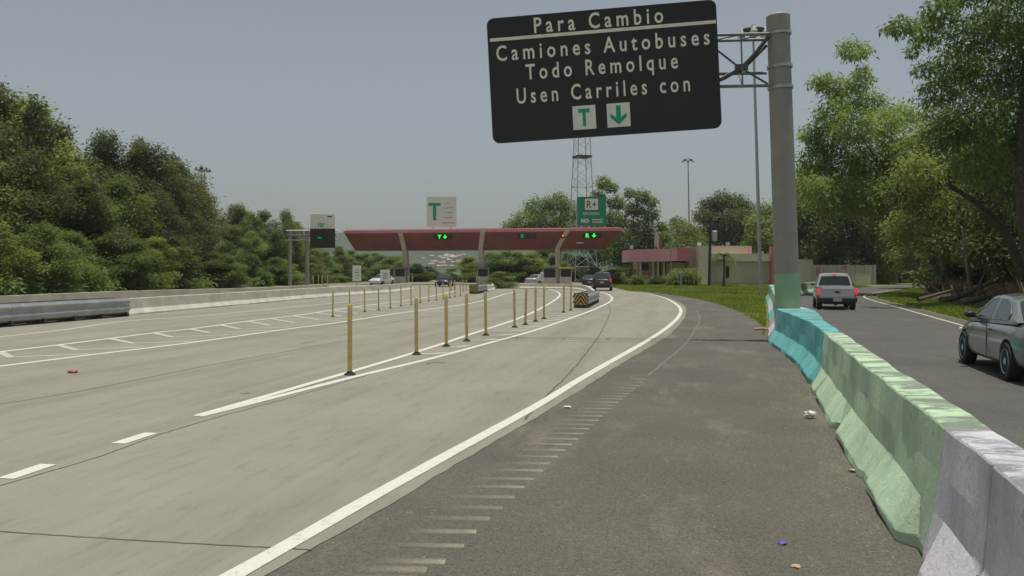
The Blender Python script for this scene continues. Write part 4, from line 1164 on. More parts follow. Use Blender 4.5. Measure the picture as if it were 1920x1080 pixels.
# boundary wall beyond, and block by the ramp
Yw = 112
r = empty('boundary_wall', (XY(1580, Yw), Yw, 0), 0, 'long grey-brown block wall with faded red panels beyond the ramp', 'wall')
ox = r.location.x
MB().box(((XY(1523, Yw) + XY(1640, Yw)) / 2 - ox, 0, P(0, 497, Yw).z / 2), (XY(1640, Yw) - XY(1523, Yw), .3, P(0, 497, Yw).z)).build('wall', M['block'], r)
for u0, u1, v0, v1 in ((1530, 1545, 501, 516), (1575, 1590, 499, 505)):
    MB().box(((XY(u0, Yw) + XY(u1, Yw)) / 2 - ox, -.17, (P(0, v0, Yw).z + P(0, v1, Yw).z) / 2), (XY(u1, Yw) - XY(u0, Yw), .05, P(0, v0, Yw).z - P(0, v1, Yw).z)).build('red_panel', M['red_b'], r)
mb = MB()
for i in range(8): mb.box((XY(1523 + i * 16.5, Yw) - ox, -.2, P(0, 496.5, Yw).z / 2), (.4, .1, P(0, 496.5, Yw).z))
mb.build('pier', M['block'], r)
Yk = 108
o = empty('concrete_block', (XY(1614, Yk), Yk, 0), .1, 'low cream concrete block beside the ramp bend, behind the pickup', 'block')
MB().box((0, 0, .65), (XY(1627, Yk) - XY(1598, Yk), 1.2, 1.3)).build('block', M['cream'], o, bevel=.03); MB().box((0, 0, 1.34), (XY(1627, Yk) - XY(1598, Yk) + .1, 1.3, .08)).build('cap', M['beige'], o)

# flagpoles, utility pole, sign posts
def flagpole(u, vt, Y, mat, label):
    r = empty('flagpole', (XY(u, Y), Y, 0), 0, label, 'flagpole'); h = P(0, vt, Y).z
    MB().tube([(0, 0, 0), (0, 0, h)], [.07, .045], 8).build('pole', M['galv'], r, smooth=True)
    mb = MB(); rows = []
    for i in range(7):
        z = h - .2 - i * .38
        rows.append([(.06 + j * .13, .06 * math.sin(j * 1.9 + i * .7), z - j * .14 - .1 * math.sin(i)) for j in range(6)])
    mb.loft(rows, closed=False, caps=False).build('flag', mat, r, smooth=True)
flagpole(1227, 431, 132, M['flag_white'], 'flagpole with a limp pale flag behind the pink fascia')
flagpole(1233, 434, 133, M['flag_red'], 'flagpole with a limp red flag behind the pink fascia')
Y = 102
r = empty('utility_pole', (XY(1330, Y), Y, 0), 0, 'dark wooden utility pole with a pale transformer, standing in front of the building', 'utility pole')
h = P(0, 408, Y).z
MB().tube([(0, 0, 0), (.1, 0, h)], [.2, .14], 10).build('pole', M['wood_pole'], r, smooth=True)
MB().lathe([(.2, h - 2.9), (.32, h - 2.8), (.32, h - 1.7), (.2, h - 1.6)], 'z', 14, (.62, 0, 0)).build('transformer', M['trans'], r, smooth=True)
mb = MB(); mb.box((.35, 0, h - 2.2), (.5, .1, .1)); mb.box((.1, 0, h - .5), (1.8, .1, .12)); mb.lathe([(.06, h - 1.6), (.09, h - 1.3), (.04, h - 1.1)], 'z', 8, (.62, 0, 0)); mb.build('bracket', M['wood_pole'], r)
for u, Y, hh, lab in ((1277, 83, 1.7, 'stubby grey post standing alone on the lawn'), (1272, 100, 2.3, 'thin grey post in front of the clipped hedge'), (1258, 104, 5.2, 'slender pale pole in front of the office doors')):
    r = empty('lawn_post', (XY(u, Y), Y, 0), 0, lab, 'post')
    MB().tube([(0, 0, 0), (0, 0, hh)], .05 if hh > 2 else .09, 8).build('post', M['galv'], r, smooth=True)
    MB().box((0, 0, hh - .12), (.22, .05, .24)).build('plate', M['steel'], r)

# ------------------------------------------------------------------ vegetation
def leaf_mesh(name, puffs, size, mat, shell=.35, flat_=.75, droop=.35, aspect=.5, dens=1.0, seed=0, tintbias=0.0):
    """puffs: rows x,y,z,r,n"""
    g = np.random.default_rng(seed + 101)
    C, A, Bv, T = [], [], [], []
    for x, y, z, r, n in puffs:
        n = max(8, int(n * dens))
        d = g.normal(size=(n, 3)); d /= np.linalg.norm(d, axis=1)[:, None]
        rad = r * (shell + (1 - shell) * g.random(n) ** .5) * (1 + .22 * g.normal(size=n))
        p = d * rad[:, None] * np.array([1, 1, flat_]) + np.array([x, y, z])
        C.append(p)
        a = g.normal(size=(n, 3)); a[:, 2] = a[:, 2] * .5 - droop; a += d * .5; a /= np.linalg.norm(a, axis=1)[:, None]
        q = g.normal(size=(n, 3)) * .7 + np.array([0, 0, 1.0]); b = np.cross(a, q); b /= np.linalg.norm(b, axis=1)[:, None] + 1e-9
        A.append(a); Bv.append(b)
        pt = g.random() * .75 - .05
        T.append(np.clip(pt + g.random(n) * .42 + tintbias, 0, 1))
    C, A, Bv, T = np.concatenate(C), np.concatenate(A), np.concatenate(Bv), np.concatenate(T)
    n = len(C); L = (size * (.6 + .8 * g.random(n)))[:, None]; W = L * aspect
    V = np.empty((n, 4, 3)); V[:, 0] = C; V[:, 1] = C + A * L * .5 + Bv * W * .5; V[:, 2] = C + A * L; V[:, 3] = C + A * L * .5 - Bv * W * .5
    V[:, 2, 2] -= (L * .15)[:, 0]
    return quads(name, V.reshape(-1, 3), np.repeat(T, 4), mat)
def quads(name, V, T, mat):
    n = len(V) // 4; me = bpy.data.meshes.new(name)
    me.vertices.add(len(V)); me.vertices.foreach_set('co', V.astype(np.float32).ravel())
    me.loops.add(n * 4); me.loops.foreach_set('vertex_index', np.arange(n * 4, dtype=np.int32))
    me.polygons.add(n); me.polygons.foreach_set('loop_start', np.arange(0, n * 4, 4, dtype=np.int32))
    try: me.polygons.foreach_set('loop_total', np.full(n, 4, dtype=np.int32))
    except Exception: pass
    me.update(calc_edges=True)
    ca = me.color_attributes.new('tint', 'FLOAT_COLOR', 'POINT'); c = np.ones((len(V), 4), np.float32); c[:, :3] = T[:, None]
    ca.data.foreach_set('color', c.ravel()); me.materials.append(mat); me.validate()
    return me
def trunk_mb(base, fork, puffs, r0, g, bend=.4, limbs=9):
    mb = MB(); base, fork = Vector(base), Vector(fork)
    mid_ = base.lerp(fork, .5) + Vector((g.uniform(-bend, bend), g.uniform(-bend, bend), 0))
    mb.tube(catmull([base - Vector((0, 0, .2)), mid_, fork], 4), [r0 * (1.25 if i == 0 else 1 - .4 * i / 8) for i in range(9)], 9)
    pf = sorted(puffs, key=lambda p: -p[3])[:limbs]
    for p in pf:
        e = Vector(p[:3]); m_ = fork.lerp(e, .5) + Vector((g.uniform(-.4, .4), g.uniform(-.4, .4), g.uniform(.0, .5)))
        pts = catmull([fork - Vector((0, 0, .15)), m_, e], 3); mb.tube(pts, [r0 * .52 * (1 - .85 * i / (len(pts) - 1)) for i in range(len(pts))], 6)
    return mb
def unique_tree(name, base, puffs, size, leaf, label, cat='tree', group=None, r0=.25, dens=1.0, fork=None, seed=0, bark='bark', **kw):
    r = empty(name, base, 0, label, cat, group); b = Vector(base)
    pf = [(p[0] - b.x, p[1] - b.y, p[2] - b.z, p[3], p[4] if len(p) > 4 else 60 * p[3] ** 2 / size ** 2 * .52) for p in puffs]
    me = leaf_mesh('crown', pf, size, M[leaf], dens=dens, seed=seed, **kw)
    o = bpy.data.objects.new('crown', me); COL.objects.link(o); o.parent = r
    zc = sum(p[2] for p in pf) / len(pf); xc = sum(p[0] for p in pf) / len(pf); yc = sum(p[1] for p in pf) / len(pf)
    zmin = min(p[2] for p in pf)
    fk = fork or (xc * .5, yc * .5, max(.4, zmin * .9))
    trunk_mb((0, 0, 0), fk, pf, r0, random.Random(seed)).build('trunk', M[bark], r, smooth=True)
    return r
def template(h, rad, seed, leaf, size=.40, low=.10, npf=24, dens=1.0):
    """a bushy generic tree of height h at the origin"""
    g = random.Random(seed); pf = []
    lean = (g.uniform(-.6, .6), g.uniform(-.6, .6))
    for i in range(npf):
        s = low + (1 - low) * (i + g.random()) / npf; a = g.random() * 6.28
        env = rad * (math.sin(min(1, s * 1.02 + .04) * math.pi) ** .55) * (.9 if s > .5 else 1.05)
        q = env * math.sqrt(g.random()) * .85; pr = rad * g.uniform(.28, .50) * (1.0 if s < .8 else .75)
        z = s * h - pr * .45
        pf.append((q * math.cos(a) + lean[0] * s, q * math.sin(a) + lean[1] * s, max(pr * .3, z), pr, 40 * pr * pr / size ** 2 * .62))
    me = leaf_mesh('crown', pf, size, M[leaf], dens=dens, seed=seed)
    r = empty('tree'); o = bpy.data.objects.new('crown', me); COL.objects.link(o); o.parent = r
    trunk_mb((0, 0, 0), (lean[0] * .3, lean[1] * .3, h * max(.2, low)), pf, .022 * h, g, limbs=7).build('trunk', M['bark'], r, smooth=True)
    r['h'] = h; return r
TPL = [template(10, 3.6, 1, 'leaf_dark', .27), template(10, 3.2, 2, 'leaf_mid', .24), template(10, 3.9, 3, 'leaf_olive', .22), template(10, 3.0, 4, 'leaf_dark', .30, npf=16), template(10, 3.5, 5, 'leaf_mid', .26), template(10, 3.4, 6, 'leaf_light', .23), template(10, 3.3, 7, 'leaf_olive', .22, .25, 15, .75), template(10, 3.7, 8, 'leaf_dark', .23, .2, 17, .8)]
used_t = {}
def plant(i, x, y, z, h, w=None, label='', group=None, name='tree', cat='tree', rz=None):
    t = TPL[i]
    if i not in used_t: used_t[i] = 1; o = t
    else: o = copy_tree(t)
    k = h / 10; kw = (w or h * .36) / 3.5
    o.location = (x, y, z); o.scale = (kw, kw, k); o.rotation_euler = (0, 0, rng.random() * 6.28 if rz is None else rz)
    o.name = name; tag(o, label, cat, group); return o

# --- wooded hillside beyond the opposite carriageway
front = [(-140, -20, 44), (0, 42, 46), (150, 0, 52), (300, 0, 64), (420, 0, 80), (520, 0, 98), (640, 0, 128), (760, 0, 165)]
def Yline(u): 
    t = [(-300, 42), (0, 50), (150, 57), (300, 70), (420, 86), (520, 104), (640, 132), (760, 170)]
    return interp(t, u)[0]
outline = [(-300, 60), (-120, 130), (0, 148), (30, 160), (60, 182), (100, 208), (140, 218), (175, 236), (220, 250), (240, 254), (280, 262), (310, 274), (345, 300), (370, 330), (400, 352), (430, 368), (480, 392), (540, 396), (570, 418), (600, 440), (640, 462), (700, 472), (760, 478)]
def vtop(u): return interp(outline, u)[0]
hillf = []
nu = 40
rows = []
for jj, (dy, hz_) in enumerate(((0, -.05), (4, .4), (12, 2.2), (26, 5.5), (60, 10), (140, 12))):
    row = []
    for i in range(nu + 1):
        u = -320 + (780 + 320) * i / nu; Yv = Yline(u) + dy; x = XY(u, Yline(u)) - dy * .55
        row.append((x, Yv, hz_ * (1 + .12 * math.sin(i * 1.3 + jj)) * max(.25, 1 - max(0, u - 350) / 520) if jj else -.06))
    rows.append(row)
hm = MB().loft(rows, closed=False, caps=False).build('hillside', M['bank'], smooth=True); tag(hm, kind='structure')
def hill_z(dy, u):
    t = interp([(0, 0), (4, .4), (12, 2.2), (26, 5.5), (60, 10)], dy)[0]; return t * max(.25, 1 - max(0, u - 350) / 520)
HG = 'trees on the wooded hillside'
lb = {0: 'dark dense tree among many on the wooded hillside', 1: 'mid green bushy tree among many on the wooded hillside', 2: 'olive brown-green tree among many on the wooded hillside', 3: 'dark dense tree among many on the wooded hillside', 4: 'mid green bushy tree among many on the wooded hillside', 5: 'pale green tree among many on the wooded hillside', 6: 'open-crowned olive tree among many on the wooded hillside', 7: 'open-crowned dark tree among many on the wooded hillside'}
spots = []
u = -250
while u < 760:
    Yv = Yline(u); step = 3.6 * F / Yv * .62
    for dy, frac in ((20, 1.0), (11, .72), (4, .40)):
        uu = u + rng.uniform(-.4, .4) * step; Yt = Yline(uu) + dy + rng.uniform(-2, 2)
        z0 = hill_z(dy, uu); topz = P(uu, vtop(uu), Yt).z
        h = (topz - z0) * (frac * rng.uniform(.86, 1.02) if frac < 1 else rng.uniform(.90, 1.03))
        if h < 1.8: continue
        i = rng.choice([0, 3, 7, 2, 4, 1, 2, 6]) if frac > .5 else rng.choice([1, 4, 5, 5, 0])
        if uu > 400: i = rng.choice([1, 4, 5, 5, 6])
        plant(i, XY(uu, Yt), Yt, z0 - .2, h, max(2.6, min(5.2, h * .40)), lb[i], HG)
    u += step
# tufts that break the skyline
plant(7, XY(205, 84), 84, 3.0, P(205, 246, 84).z - 3.0, 3.2, 'broad dark tree high on the slope, before the round-topped tree')
plant(2, XY(330, 98), 98, 2.0, P(332, 290, 98).z - 2.0, 3.0, 'olive tree on the skyline just before the paired floodlight masts')
plant(5, XY(455, 112), 112, 1.0, P(455, 382, 112).z - 1.0, 2.8, 'pale green tree on the lower skyline between the floodlight masts and the electronic sign')
plant(2, XY(264, 92), 92, 2.5, P(264, 258, 92).z - 2.5, 2.6, 'round-topped tree standing up above the hillside skyline', None)
plant(4, XY(536, 120), 120, 1.0, P(536, 392, 120).z - 1.0, 2.4, 'slim yellow-green tree rising beside the electronic sign', None)
plant(3, XY(62, 66), 66, 3.0, P(68, 172, 66).z - 3.0, 2.8, 'tall dark tree top near the crest of the hillside', None)
for u, vt, Y, i in ((650, 478, 150, 4), (680, 474, 155, 1), (710, 476, 158, 5), (735, 480, 150, 4), (748, 488, 142, 1)):
    plant(i, XY(u, Y), Y, -.2, P(u, vt, Y).z, 4.2, 'green tree below the canopy soffit at the end of the hillside', 'trees seen under the canopy')
for u, vt, Y, i in ((778, 492, 140, 0), (800, 496, 148, 3), (818, 506, 170, 4), (845, 508, 180, 1), (868, 490, 140, 1), (884, 478, 134, 5), (915, 470, 136, 1), (928, 474, 132, 4), (950, 466, 135, 5), (975, 468, 130, 1), (1000, 470, 132, 4), (1022, 466, 138, 0), (1065, 470, 142, 3), (1092, 478, 140, 0), (1040, 474, 136, 1), (1120, 500, 136, 3), (1150, 502, 138, 1), (1172, 500, 140, 0)):
    plant(i, XY(u, Y), Y, -.2, P(u, vt, Y).z, rng.uniform(2.8, 3.8), 'leafy tree filling the view under the toll canopy', 'trees seen under the canopy')
plant(1, XY(932, 89), 89, -.1, P(932, 508, 89).z, 2.0, 'dark round bush at the island end beside the smaller crash cushion', None, 'bush', 'bush')
plant(5, XY(1118, 112), 112, -.1, 2.6, 2.4, 'yellow-green bush just behind the charcoal SUV', None, 'bush', 'bush')
plant(5, XY(1150, 112), 112, -.1, 2.2, 2.2, 'low green bush between the SUV and the pink building', None, 'bush', 'bush')

# --- individual trees behind the canopy and building
def pf(l, Y, jitter=3.0, mult=1.0):
    out = []
    for u, v, rp in l:
        yy = Y + rng.uniform(-jitter, jitter); c = P(u, v, yy); out.append((c.x, c.y, c.z, rp * yy / F * mult))
    return out
unique_tree('tree', (XY(1020, 150), 150, 0), pf([(985, 412, 26), (1008, 390, 26), (1045, 380, 26), (1073, 396, 24), (1030, 415, 30), (960, 424, 18), (1060, 425, 28), (1000, 440, 30), (1030, 455, 30), (1075, 450, 30)], 150), .40, 'leaf_light', 'rounded light green tree behind the canopy beside the lattice tower', r0=.35, seed=21, dens=1.3)
unique_tree('tree', (XY(1165, 142), 142, 0), pf([(1132, 343, 16), (1147, 352, 12), (1120, 368, 16), (1155, 380, 18), (1182, 362, 12), (1205, 368, 16), (1222, 378, 12), (1190, 392, 20), (1220, 402, 18), (1150, 415, 28), (1200, 430, 28), (1110, 420, 24), (1170, 455, 34), (1130, 470, 34), (1215, 460, 28), (1240, 425, 12), (1245, 445, 16), (1235, 478, 24), (1175, 490, 30)], 142), .40, 'leaf_mid', 'tall open-crowned green tree with sky gaps behind the green R+ sign', r0=.4, seed=22, dens=1.7)
unique_tree('tree', (XY(1275, 150), 150, 0), pf([(1270, 418, 16), (1262, 438, 20), (1290, 430, 20), (1300, 452, 26), (1275, 462, 28), (1305, 475, 24), (1255, 470, 20)], 150), .40, 'leaf_mid', 'mid green tree behind the pink fascia beside the far floodlight mast', r0=.3, seed=23, dens=1.3)
unique_tree('tree', (XY(1355, 160), 160, 0), pf([(1330, 385, 20), (1352, 375, 22), (1378, 380, 22), (1398, 392, 20), (1318, 405, 20), (1345, 405, 30), (1380, 412, 28), (1405, 420, 22), (1340, 440, 30), (1380, 445, 32), (1410, 450, 24), (1315, 440, 20)], 160), .40, 'leaf_dark', 'broad dark green tree standing behind the cream part of the building', r0=.4, seed=24, dens=1.4)
unique_tree('tree', (XY(1430, 150), 150, 0), pf([(1435, 395, 22), (1420, 418, 22), (1447, 420, 26), (1425, 446, 26), (1450, 452, 28), (1408, 460, 18), (1470, 430, 28), (1475, 465, 28)], 150), .40, 'leaf_light', 'yellow-green tree between the tall floodlight mast and the sign pole', r0=.35, seed=25, dens=1.3)

# --- wood along the ramp
WG = 'trees of the wood along the ramp'
unique_tree('tree', (XY(1945, 44), 44, 1.0), pf([(1690, 48, 26), (1668, 52, 14), (1738, 58, 36), (1762, 20, 34), (1790, -15, 40), (1830, 60, 60), (1905, 30, 70), (1960, 80, 80), (1712, 96, 16), (1790, 120, 48), (1850, 140, 62), (1930, 170, 75), (1762, 170, 40), (1830, 220, 60), (1900, 260, 70), (1990, 260, 90), (1960, -60, 90), (1860, -50, 60), (1780, 250, 44), (1840, 310, 54), (1930, 340, 70), (2010, 150, 90), (1730, 128, 20)], 44, 2.5), .25, 'leaf_near', 'tall feathery light green tree whose branches reach over the ramp at the frame edge', group=WG, r0=.38, seed=31, dens=1.45, fork=(-1.0, 0, 5.5), droop=.6, aspect=.36)
unique_tree('tree', (XY(1775, 66), 66, 1.0), pf([(1596, 92, 26), (1618, 98, 16), (1538, 152, 22), (1562, 160, 28), (1610, 152, 26), (1590, 185, 34), (1560, 215, 36), (1632, 192, 30), (1522, 250, 24), (1550, 262, 40), (1600, 240, 44), (1650, 232, 44), (1690, 215, 34), (1530, 300, 34), (1580, 310, 50), (1640, 300, 54), (1700, 290, 54), (1520, 350, 30), (1560, 370, 46), (1620, 370, 50), (1690, 360, 54), (1740, 330, 50), (1620, 130, 14)], 66, 3.0), .32, 'leaf_near', 'feathery tree with an open spray of branches just beyond the sign pole', group=WG, r0=.36, seed=32, dens=1.5, fork=(-2.6, 0, 6.0), droop=.6, aspect=.36)
unique_tree('tree', (XY(1770, 58), 58, 1.0), pf([(1755, 215, 34), (1730, 260, 40), (1790, 240, 46), (1720, 320, 46), (1780, 310, 56), (1840, 290, 56), (1740, 390, 50), (1800, 390, 58), (1860, 380, 60), (1700, 430, 44), (1760, 450, 50), (1830, 460, 56), (1890, 440, 60)], 58, 3), .32, 'leaf_mid', 'dense mid green tree filling the middle of the wood along the ramp', group=WG, r0=.34, seed=33, dens=1.25, droop=.5, aspect=.4)
unique_tree('tree', (XY(1880, 50), 50, 1.4), pf([(1870, 400, 50), (1930, 420, 56), (1900, 470, 54), (1960, 480, 60), (1840, 470, 44), (1990, 400, 70), (1850, 350, 40)], 50, 2), .30, 'leaf_dark', 'dark shaded tree low in the wood behind the grey-green sedan', group=WG, r0=.3, seed=34, dens=1.0, droop=.5)
wl = {0: 'dark tree deep in the wood along the ramp', 1: 'mid green tree deep in the wood along the ramp', 3: 'dark tree deep in the wood along the ramp', 4: 'mid green tree deep in the wood along the ramp', 5: 'pale green tree deep in the wood along the ramp'}
for u, vt, Y, i in ((1515, 300, 122, 4), (1545, 360, 126, 1), (1575, 330, 120, 0), (1610, 300, 122, 4), (1650, 290, 118, 3), (1690, 270, 116, 1), (1530, 420, 134, 5), (1570, 430, 134, 1), (1600, 440, 134, 4), (1640, 420, 132, 0),
                    (1680, 400, 138, 0), (1715, 380, 142, 3), (1750, 340, 88, 4), (1790, 300, 82, 1), (1835, 280, 76, 0), (1880, 240, 70, 3), (1930, 220, 66, 4), (1990, 200, 62, 0),
                    (1660, 455, 140, 4), (1700, 450, 140, 1), (1740, 440, 138, 4), (1490, 400, 150, 4), (1500, 430, 140, 5)):
    plant(i, XY(u, Y), Y, .6 if u > 1660 else -.1, P(u, vt, Y).z, rng.uniform(4.2, 5.6), wl[i], 'background trees of the wood along the ramp')
ul = {0: 'dark low bush under the wood on the earth bank', 3: 'dark low bush under the wood on the earth bank', 7: 'dark low bush under the wood on the earth bank', 1: 'mid green low bush under the wood on the earth bank', 4: 'mid green low bush under the wood on the earth bank'}
bkc = catmull([Vector((x, y, 0)) for x, y in rR], 5)
for i in range(len(bkc) - 1):
    p = bkc[i]
    if not (26 < p.y < 104): continue
    d = (bkc[i + 1] - bkc[i - 1]).normalized(); nv = Vector((d.y, -d.x, 0))
    for off, hh in ((8.2, 3.0), (11.5, 4.8), (15.5, 6.5)):
        if off < 9 and p.y < 58 and rng.random() < .65: continue
        for rep in (0, .5):
            q = p + d * ((bkc[i + 1] - p).length * rep) + nv * (off + rng.uniform(-.8, .8)); k_ = rng.choice([0, 3, 7, 1, 4])
            plant(k_, q.x, q.y, .5, hh * rng.uniform(.75, 1.2), rng.uniform(2.0, 3.2), ul[k_], 'bushes under the wood along the ramp', 'bush', 'bush')
# a leaning dark trunk and pale thin trunks inside the wood
def leaning(name, pts, r0, mat, label, cat):
    b = Vector(pts[0]); o = empty(name, b, 0, label, cat)
    q = catmull([Vector(p) - b for p in pts], 5); n = len(q)
    MB().tube(q, [r0 * (1 - .55 * i / (n - 1)) for i in range(n)], 9).build('trunk', M[mat], o, smooth=True)
    for i in (n // 3, n // 2, 2 * n // 3, n - 2):
        d = Vector((rng.uniform(-1, 1), rng.uniform(-1, .2), rng.uniform(.2, 1))) * 1.1
        MB().tube([q[i], q[i] + d * .6, q[i] + d + Vector((0, 0, .3))], [r0 * .35, r0 * .22, r0 * .08], 6).build('branch', M[mat], o, smooth=True)
    return o
leaning('leaning_trunk', [P(1925, 520, 46), P(1880, 430, 46), P(1830, 380, 45), P(1775, 345, 44)], .26, 'bark', 'dark bare trunk leaning diagonally through the wood', 'tree trunk')
leaning('bare_trunk', [P(1824, 562, 47), P(1818, 530, 47), P(1810, 480, 47), P(1806, 430, 48)], .13, 'bark_pale', 'thin pale upright trunk at the edge of the wood', 'tree trunk')
for pts, r0, lab in (([P(1765, 563, 46), P(1800, 555, 46.5), P(1850, 533, 48), P(1888, 515, 50)], .20, 'long pale fallen trunk slanting up the earth bank'),
                     ([P(1800, 568, 43), P(1850, 556, 44), P(1905, 532, 46), P(1945, 515, 47)], .17, 'second fallen trunk lower on the bank, nearest the sedan'),
                     ([P(1722, 562, 49), P(1765, 550, 51), P(1800, 540, 53)], .13, 'short fallen branch lying at the foot of the bank')):
    leaning('fallen_trunk', pts, r0, 'log', lab, 'log')

# earth bank on the outer side of the ramp
rows = []
bk_base = catmull([Vector((x, y, 0)) for x, y in rR], 5)
for jj, (off, z) in enumerate(((3.2, -.05), (4.6, .35), (6.5, .95), (10, 1.6), (22, 3.0), (60, 5.0))):
    row = []
    for i, p in enumerate(bk_base):
        d = (bk_base[min(i + 1, len(bk_base) - 1)] - bk_base[max(i - 1, 0)]).normalized(); nrm = Vector((d.y, -d.x, 0))
        q = p + nrm * (off + .35 * math.sin(i * .9 + jj * 2) * (jj > 0))
        row.append((q.x, q.y, z * (1 + .2 * math.sin(i * .7 + jj)) * (1 if p.y < 70 else .5) if jj else z))
    rows.append(row)
tag(MB().loft(rows, closed=False, caps=False).build('earth_bank_terrain', M['bank'], smooth=True), kind='structure')

# palm in front of the building
Y = 96; r = empty('palm_tree', (XY(1357, Y), Y, 0), 0, 'small palm with drooping fronds on the lawn in front of the building', 'palm tree')
h = P(0, 478, Y).z
MB().tube([(0, 0, -.1), (.05, 0, h * .5), (0, 0, h)], [.16, .11, .10], 10).build('trunk', M['bark'], r, smooth=True)
V = []; g = random.Random(3)
for kf in range(11):
    a = kf * 6.28 / 11 + g.uniform(-.2, .2); Lf = g.uniform(1.3, 2.0); up = g.uniform(.2, 1.0)
    d = Vector((math.cos(a), math.sin(a), 0)); prev = None; side = Vector((-d.y, d.x, 0))
    for i in range(14):
        s = i / 13; c = Vector((0, 0, h)) + d * (Lf * s * (.95 - .25 * s)) + Vector((0, 0, up * s * 1.6 - 1.9 * s * s))
        for sg in (-1, 1):
            l = .42 * (1 - abs(s - .45)) ; e = c + side * sg * l + d * .16 + Vector((0, 0, -.18 - .1 * s))
            w_ = d * .07; V += [tuple(c - w_), tuple(c + w_), tuple(e + w_ * .3), tuple(e - w_ * .3)]
V = np.array(V); me = quads('crown', V, np.random.default_rng(1).random(len(V) // 4).repeat(4), M['leaf_mid']); o = bpy.data.objects.new('crown', me); COL.objects.link(o); o.parent = r
# hedge and flowers before the office
def hedge(u0, u1, vt, Y, leaf, name, label, cat, seed):
    x0, x1 = XY(u0, Y), XY(u1, Y); h = P(0, vt, Y).z; l = []; n = max(3, int((x1 - x0) / .7))
    for i in range(n): l.append((x0 + (x1 - x0) * (i + .5) / n, Y + rng.uniform(-.4, .4), h * .55, h * .50))
    for i in range(n): l.append((x0 + (x1 - x0) * (i + .5) / n, Y + rng.uniform(-.3, .3), h * .25, h * .40))
    return unique_tree(name, ((x0 + x1) / 2, Y, 0), l, .26, leaf, label, cat, r0=.08, seed=seed, fork=(0, 0, .3), flat_=.95)
hedge(1258, 1306, 504, 104, 'leaf_light', 'hedge', 'clipped pale green hedge in front of the pink building', 'hedge', 41)
hedge(1185, 1207, 515, 106, 'leaf_light', 'shrub', 'low green shrub at the corner of the office under the fascia', 'shrub', 42)
hedge(1212, 1256, 517, 110, 'leaf_mid', 'shrub', 'row of low shrubs below the office windows', 'shrub', 43)
hedge(1160, 1184, 500, 120, 'leaf_olive', 'shrub', 'taller mixed shrub beside the office, next to the trees', 'shrub', 44)

# --- grass (stuff)
def in_poly(x, y, poly):
    c = np.zeros(len(x), bool); n = len(poly)
    for i in range(n):
        x0, y0 = poly[i]; x1, y1 = poly[(i + 1) % n]
        if y0 == y1: continue
        t = ((y0 > y) != (y1 > y)) & (x < (x1 - x0) * (y - y0) / (y1 - y0) + x0); c ^= t
    return c
def blades(name, poly, n, hmin, hmax, mat, w=.03, seed=5, far_scale=True, label='', zf=None):
    g = np.random.default_rng(seed); P_ = np.array(poly); mn, mx = P_.min(0), P_.max(0); X = np.empty(0); Yv = np.empty(0)
    while len(X) < n:
        x = g.uniform(mn[0], mx[0], n * 2); y = mn[1] + (mx[1] - mn[1]) * g.random(n * 2) ** 1.35; k = in_poly(x, y, poly); X = np.concatenate([X, x[k]]); Yv = np.concatenate([Yv, y[k]])
    X, Yv = X[:n], Yv[:n]; h = g.uniform(hmin, hmax, n) * (1 + .7 * np.sin(X * 1.7) * np.sin(Yv * .9)); a = g.random(n) * 6.28; sc = np.clip(Yv / 35, .8, 3.0) if far_scale else 1
    dx, dy = np.cos(a) * w * sc, np.sin(a) * w * sc; lx, ly = g.normal(0, .35, n) * h, g.normal(0, .35, n) * h
    Z = np.full(n, -.04) if zf is None else zf(X, Yv)
    V = np.empty((n, 4, 3)); V[:, 0] = np.stack([X - dx, Yv - dy, Z], 1); V[:, 1] = np.stack([X + dx, Yv + dy, Z], 1)
    V[:, 2] = np.stack([X + lx + dx * .4, Yv + ly + dy * .4, Z + h], 1); V[:, 3] = np.stack([X + lx - dx * .4, Yv + ly - dy * .4, Z + h], 1)
    T = np.clip(.45 + .3 * np.sin(X * .5) * np.sin(Yv * .33) + g.normal(0, .22, n), 0, 1)
    me = quads(name, V.reshape(-1, 3), np.repeat(T, 4), M[mat]); o = bpy.data.objects.new(name, me); COL.objects.link(o); tag(o, label or None, kind='stuff'); return o
lawn = [(p.x - .1, p.y) for p in grass_edge] + [(10.8, 78), (12, 112), (45, 112), (42, 97), (33.5, 86), (24.8, 73), (19.3, 62)] + [(p.x - .12, p.y) for p in reversed(beyond) if 22.5 < p.y < 56]
blades('grass', lawn, 130000, .05, .13, 'grass', .028, 5)
verge = [(p.x + .95, p.y) for p in bk_base if 12 < p.y < 112] + [(p.x + 5.4, p.y) for p in reversed(bk_base) if 12 < p.y < 112]
blades('grass', verge, 80000, .05, .16, 'grass', .026, 6)
bankp = [(p.x + 4.8, p.y) for p in bk_base if 14 < p.y < 90] + [(p.x + 11, p.y) for p in reversed(bk_base) if 14 < p.y < 90]
blades('undergrowth', bankp, 16000, .25, .9, 'dry', .035, 7, zf=lambda X, Yv: np.full(len(X), .15))
blades('undergrowth', [(p.x + 8.0, p.y) for p in bk_base if 14 < p.y < 110] + [(p.x + 16, p.y) for p in reversed(bk_base) if 14 < p.y < 110], 26000, .5, 1.9, 'leaf_dark', .07, 8, zf=lambda X, Yv: np.full(len(X), .7))
l = []
uu = -230.0
while uu < 770:
    Yu = Yline(uu); l.append((XY(uu, Yu) - rng.uniform(0, 2.5), Yu + rng.uniform(0, 3), rng.uniform(.2, 1.0), rng.uniform(.6, 1.3), 150)); uu += 1.0 * F / Yu * .6
me = leaf_mesh('undergrowth', l, .34, M['leaf_mid'], seed=77); o = bpy.data.objects.new('undergrowth', me); COL.objects.link(o); tag(o, kind='stuff')

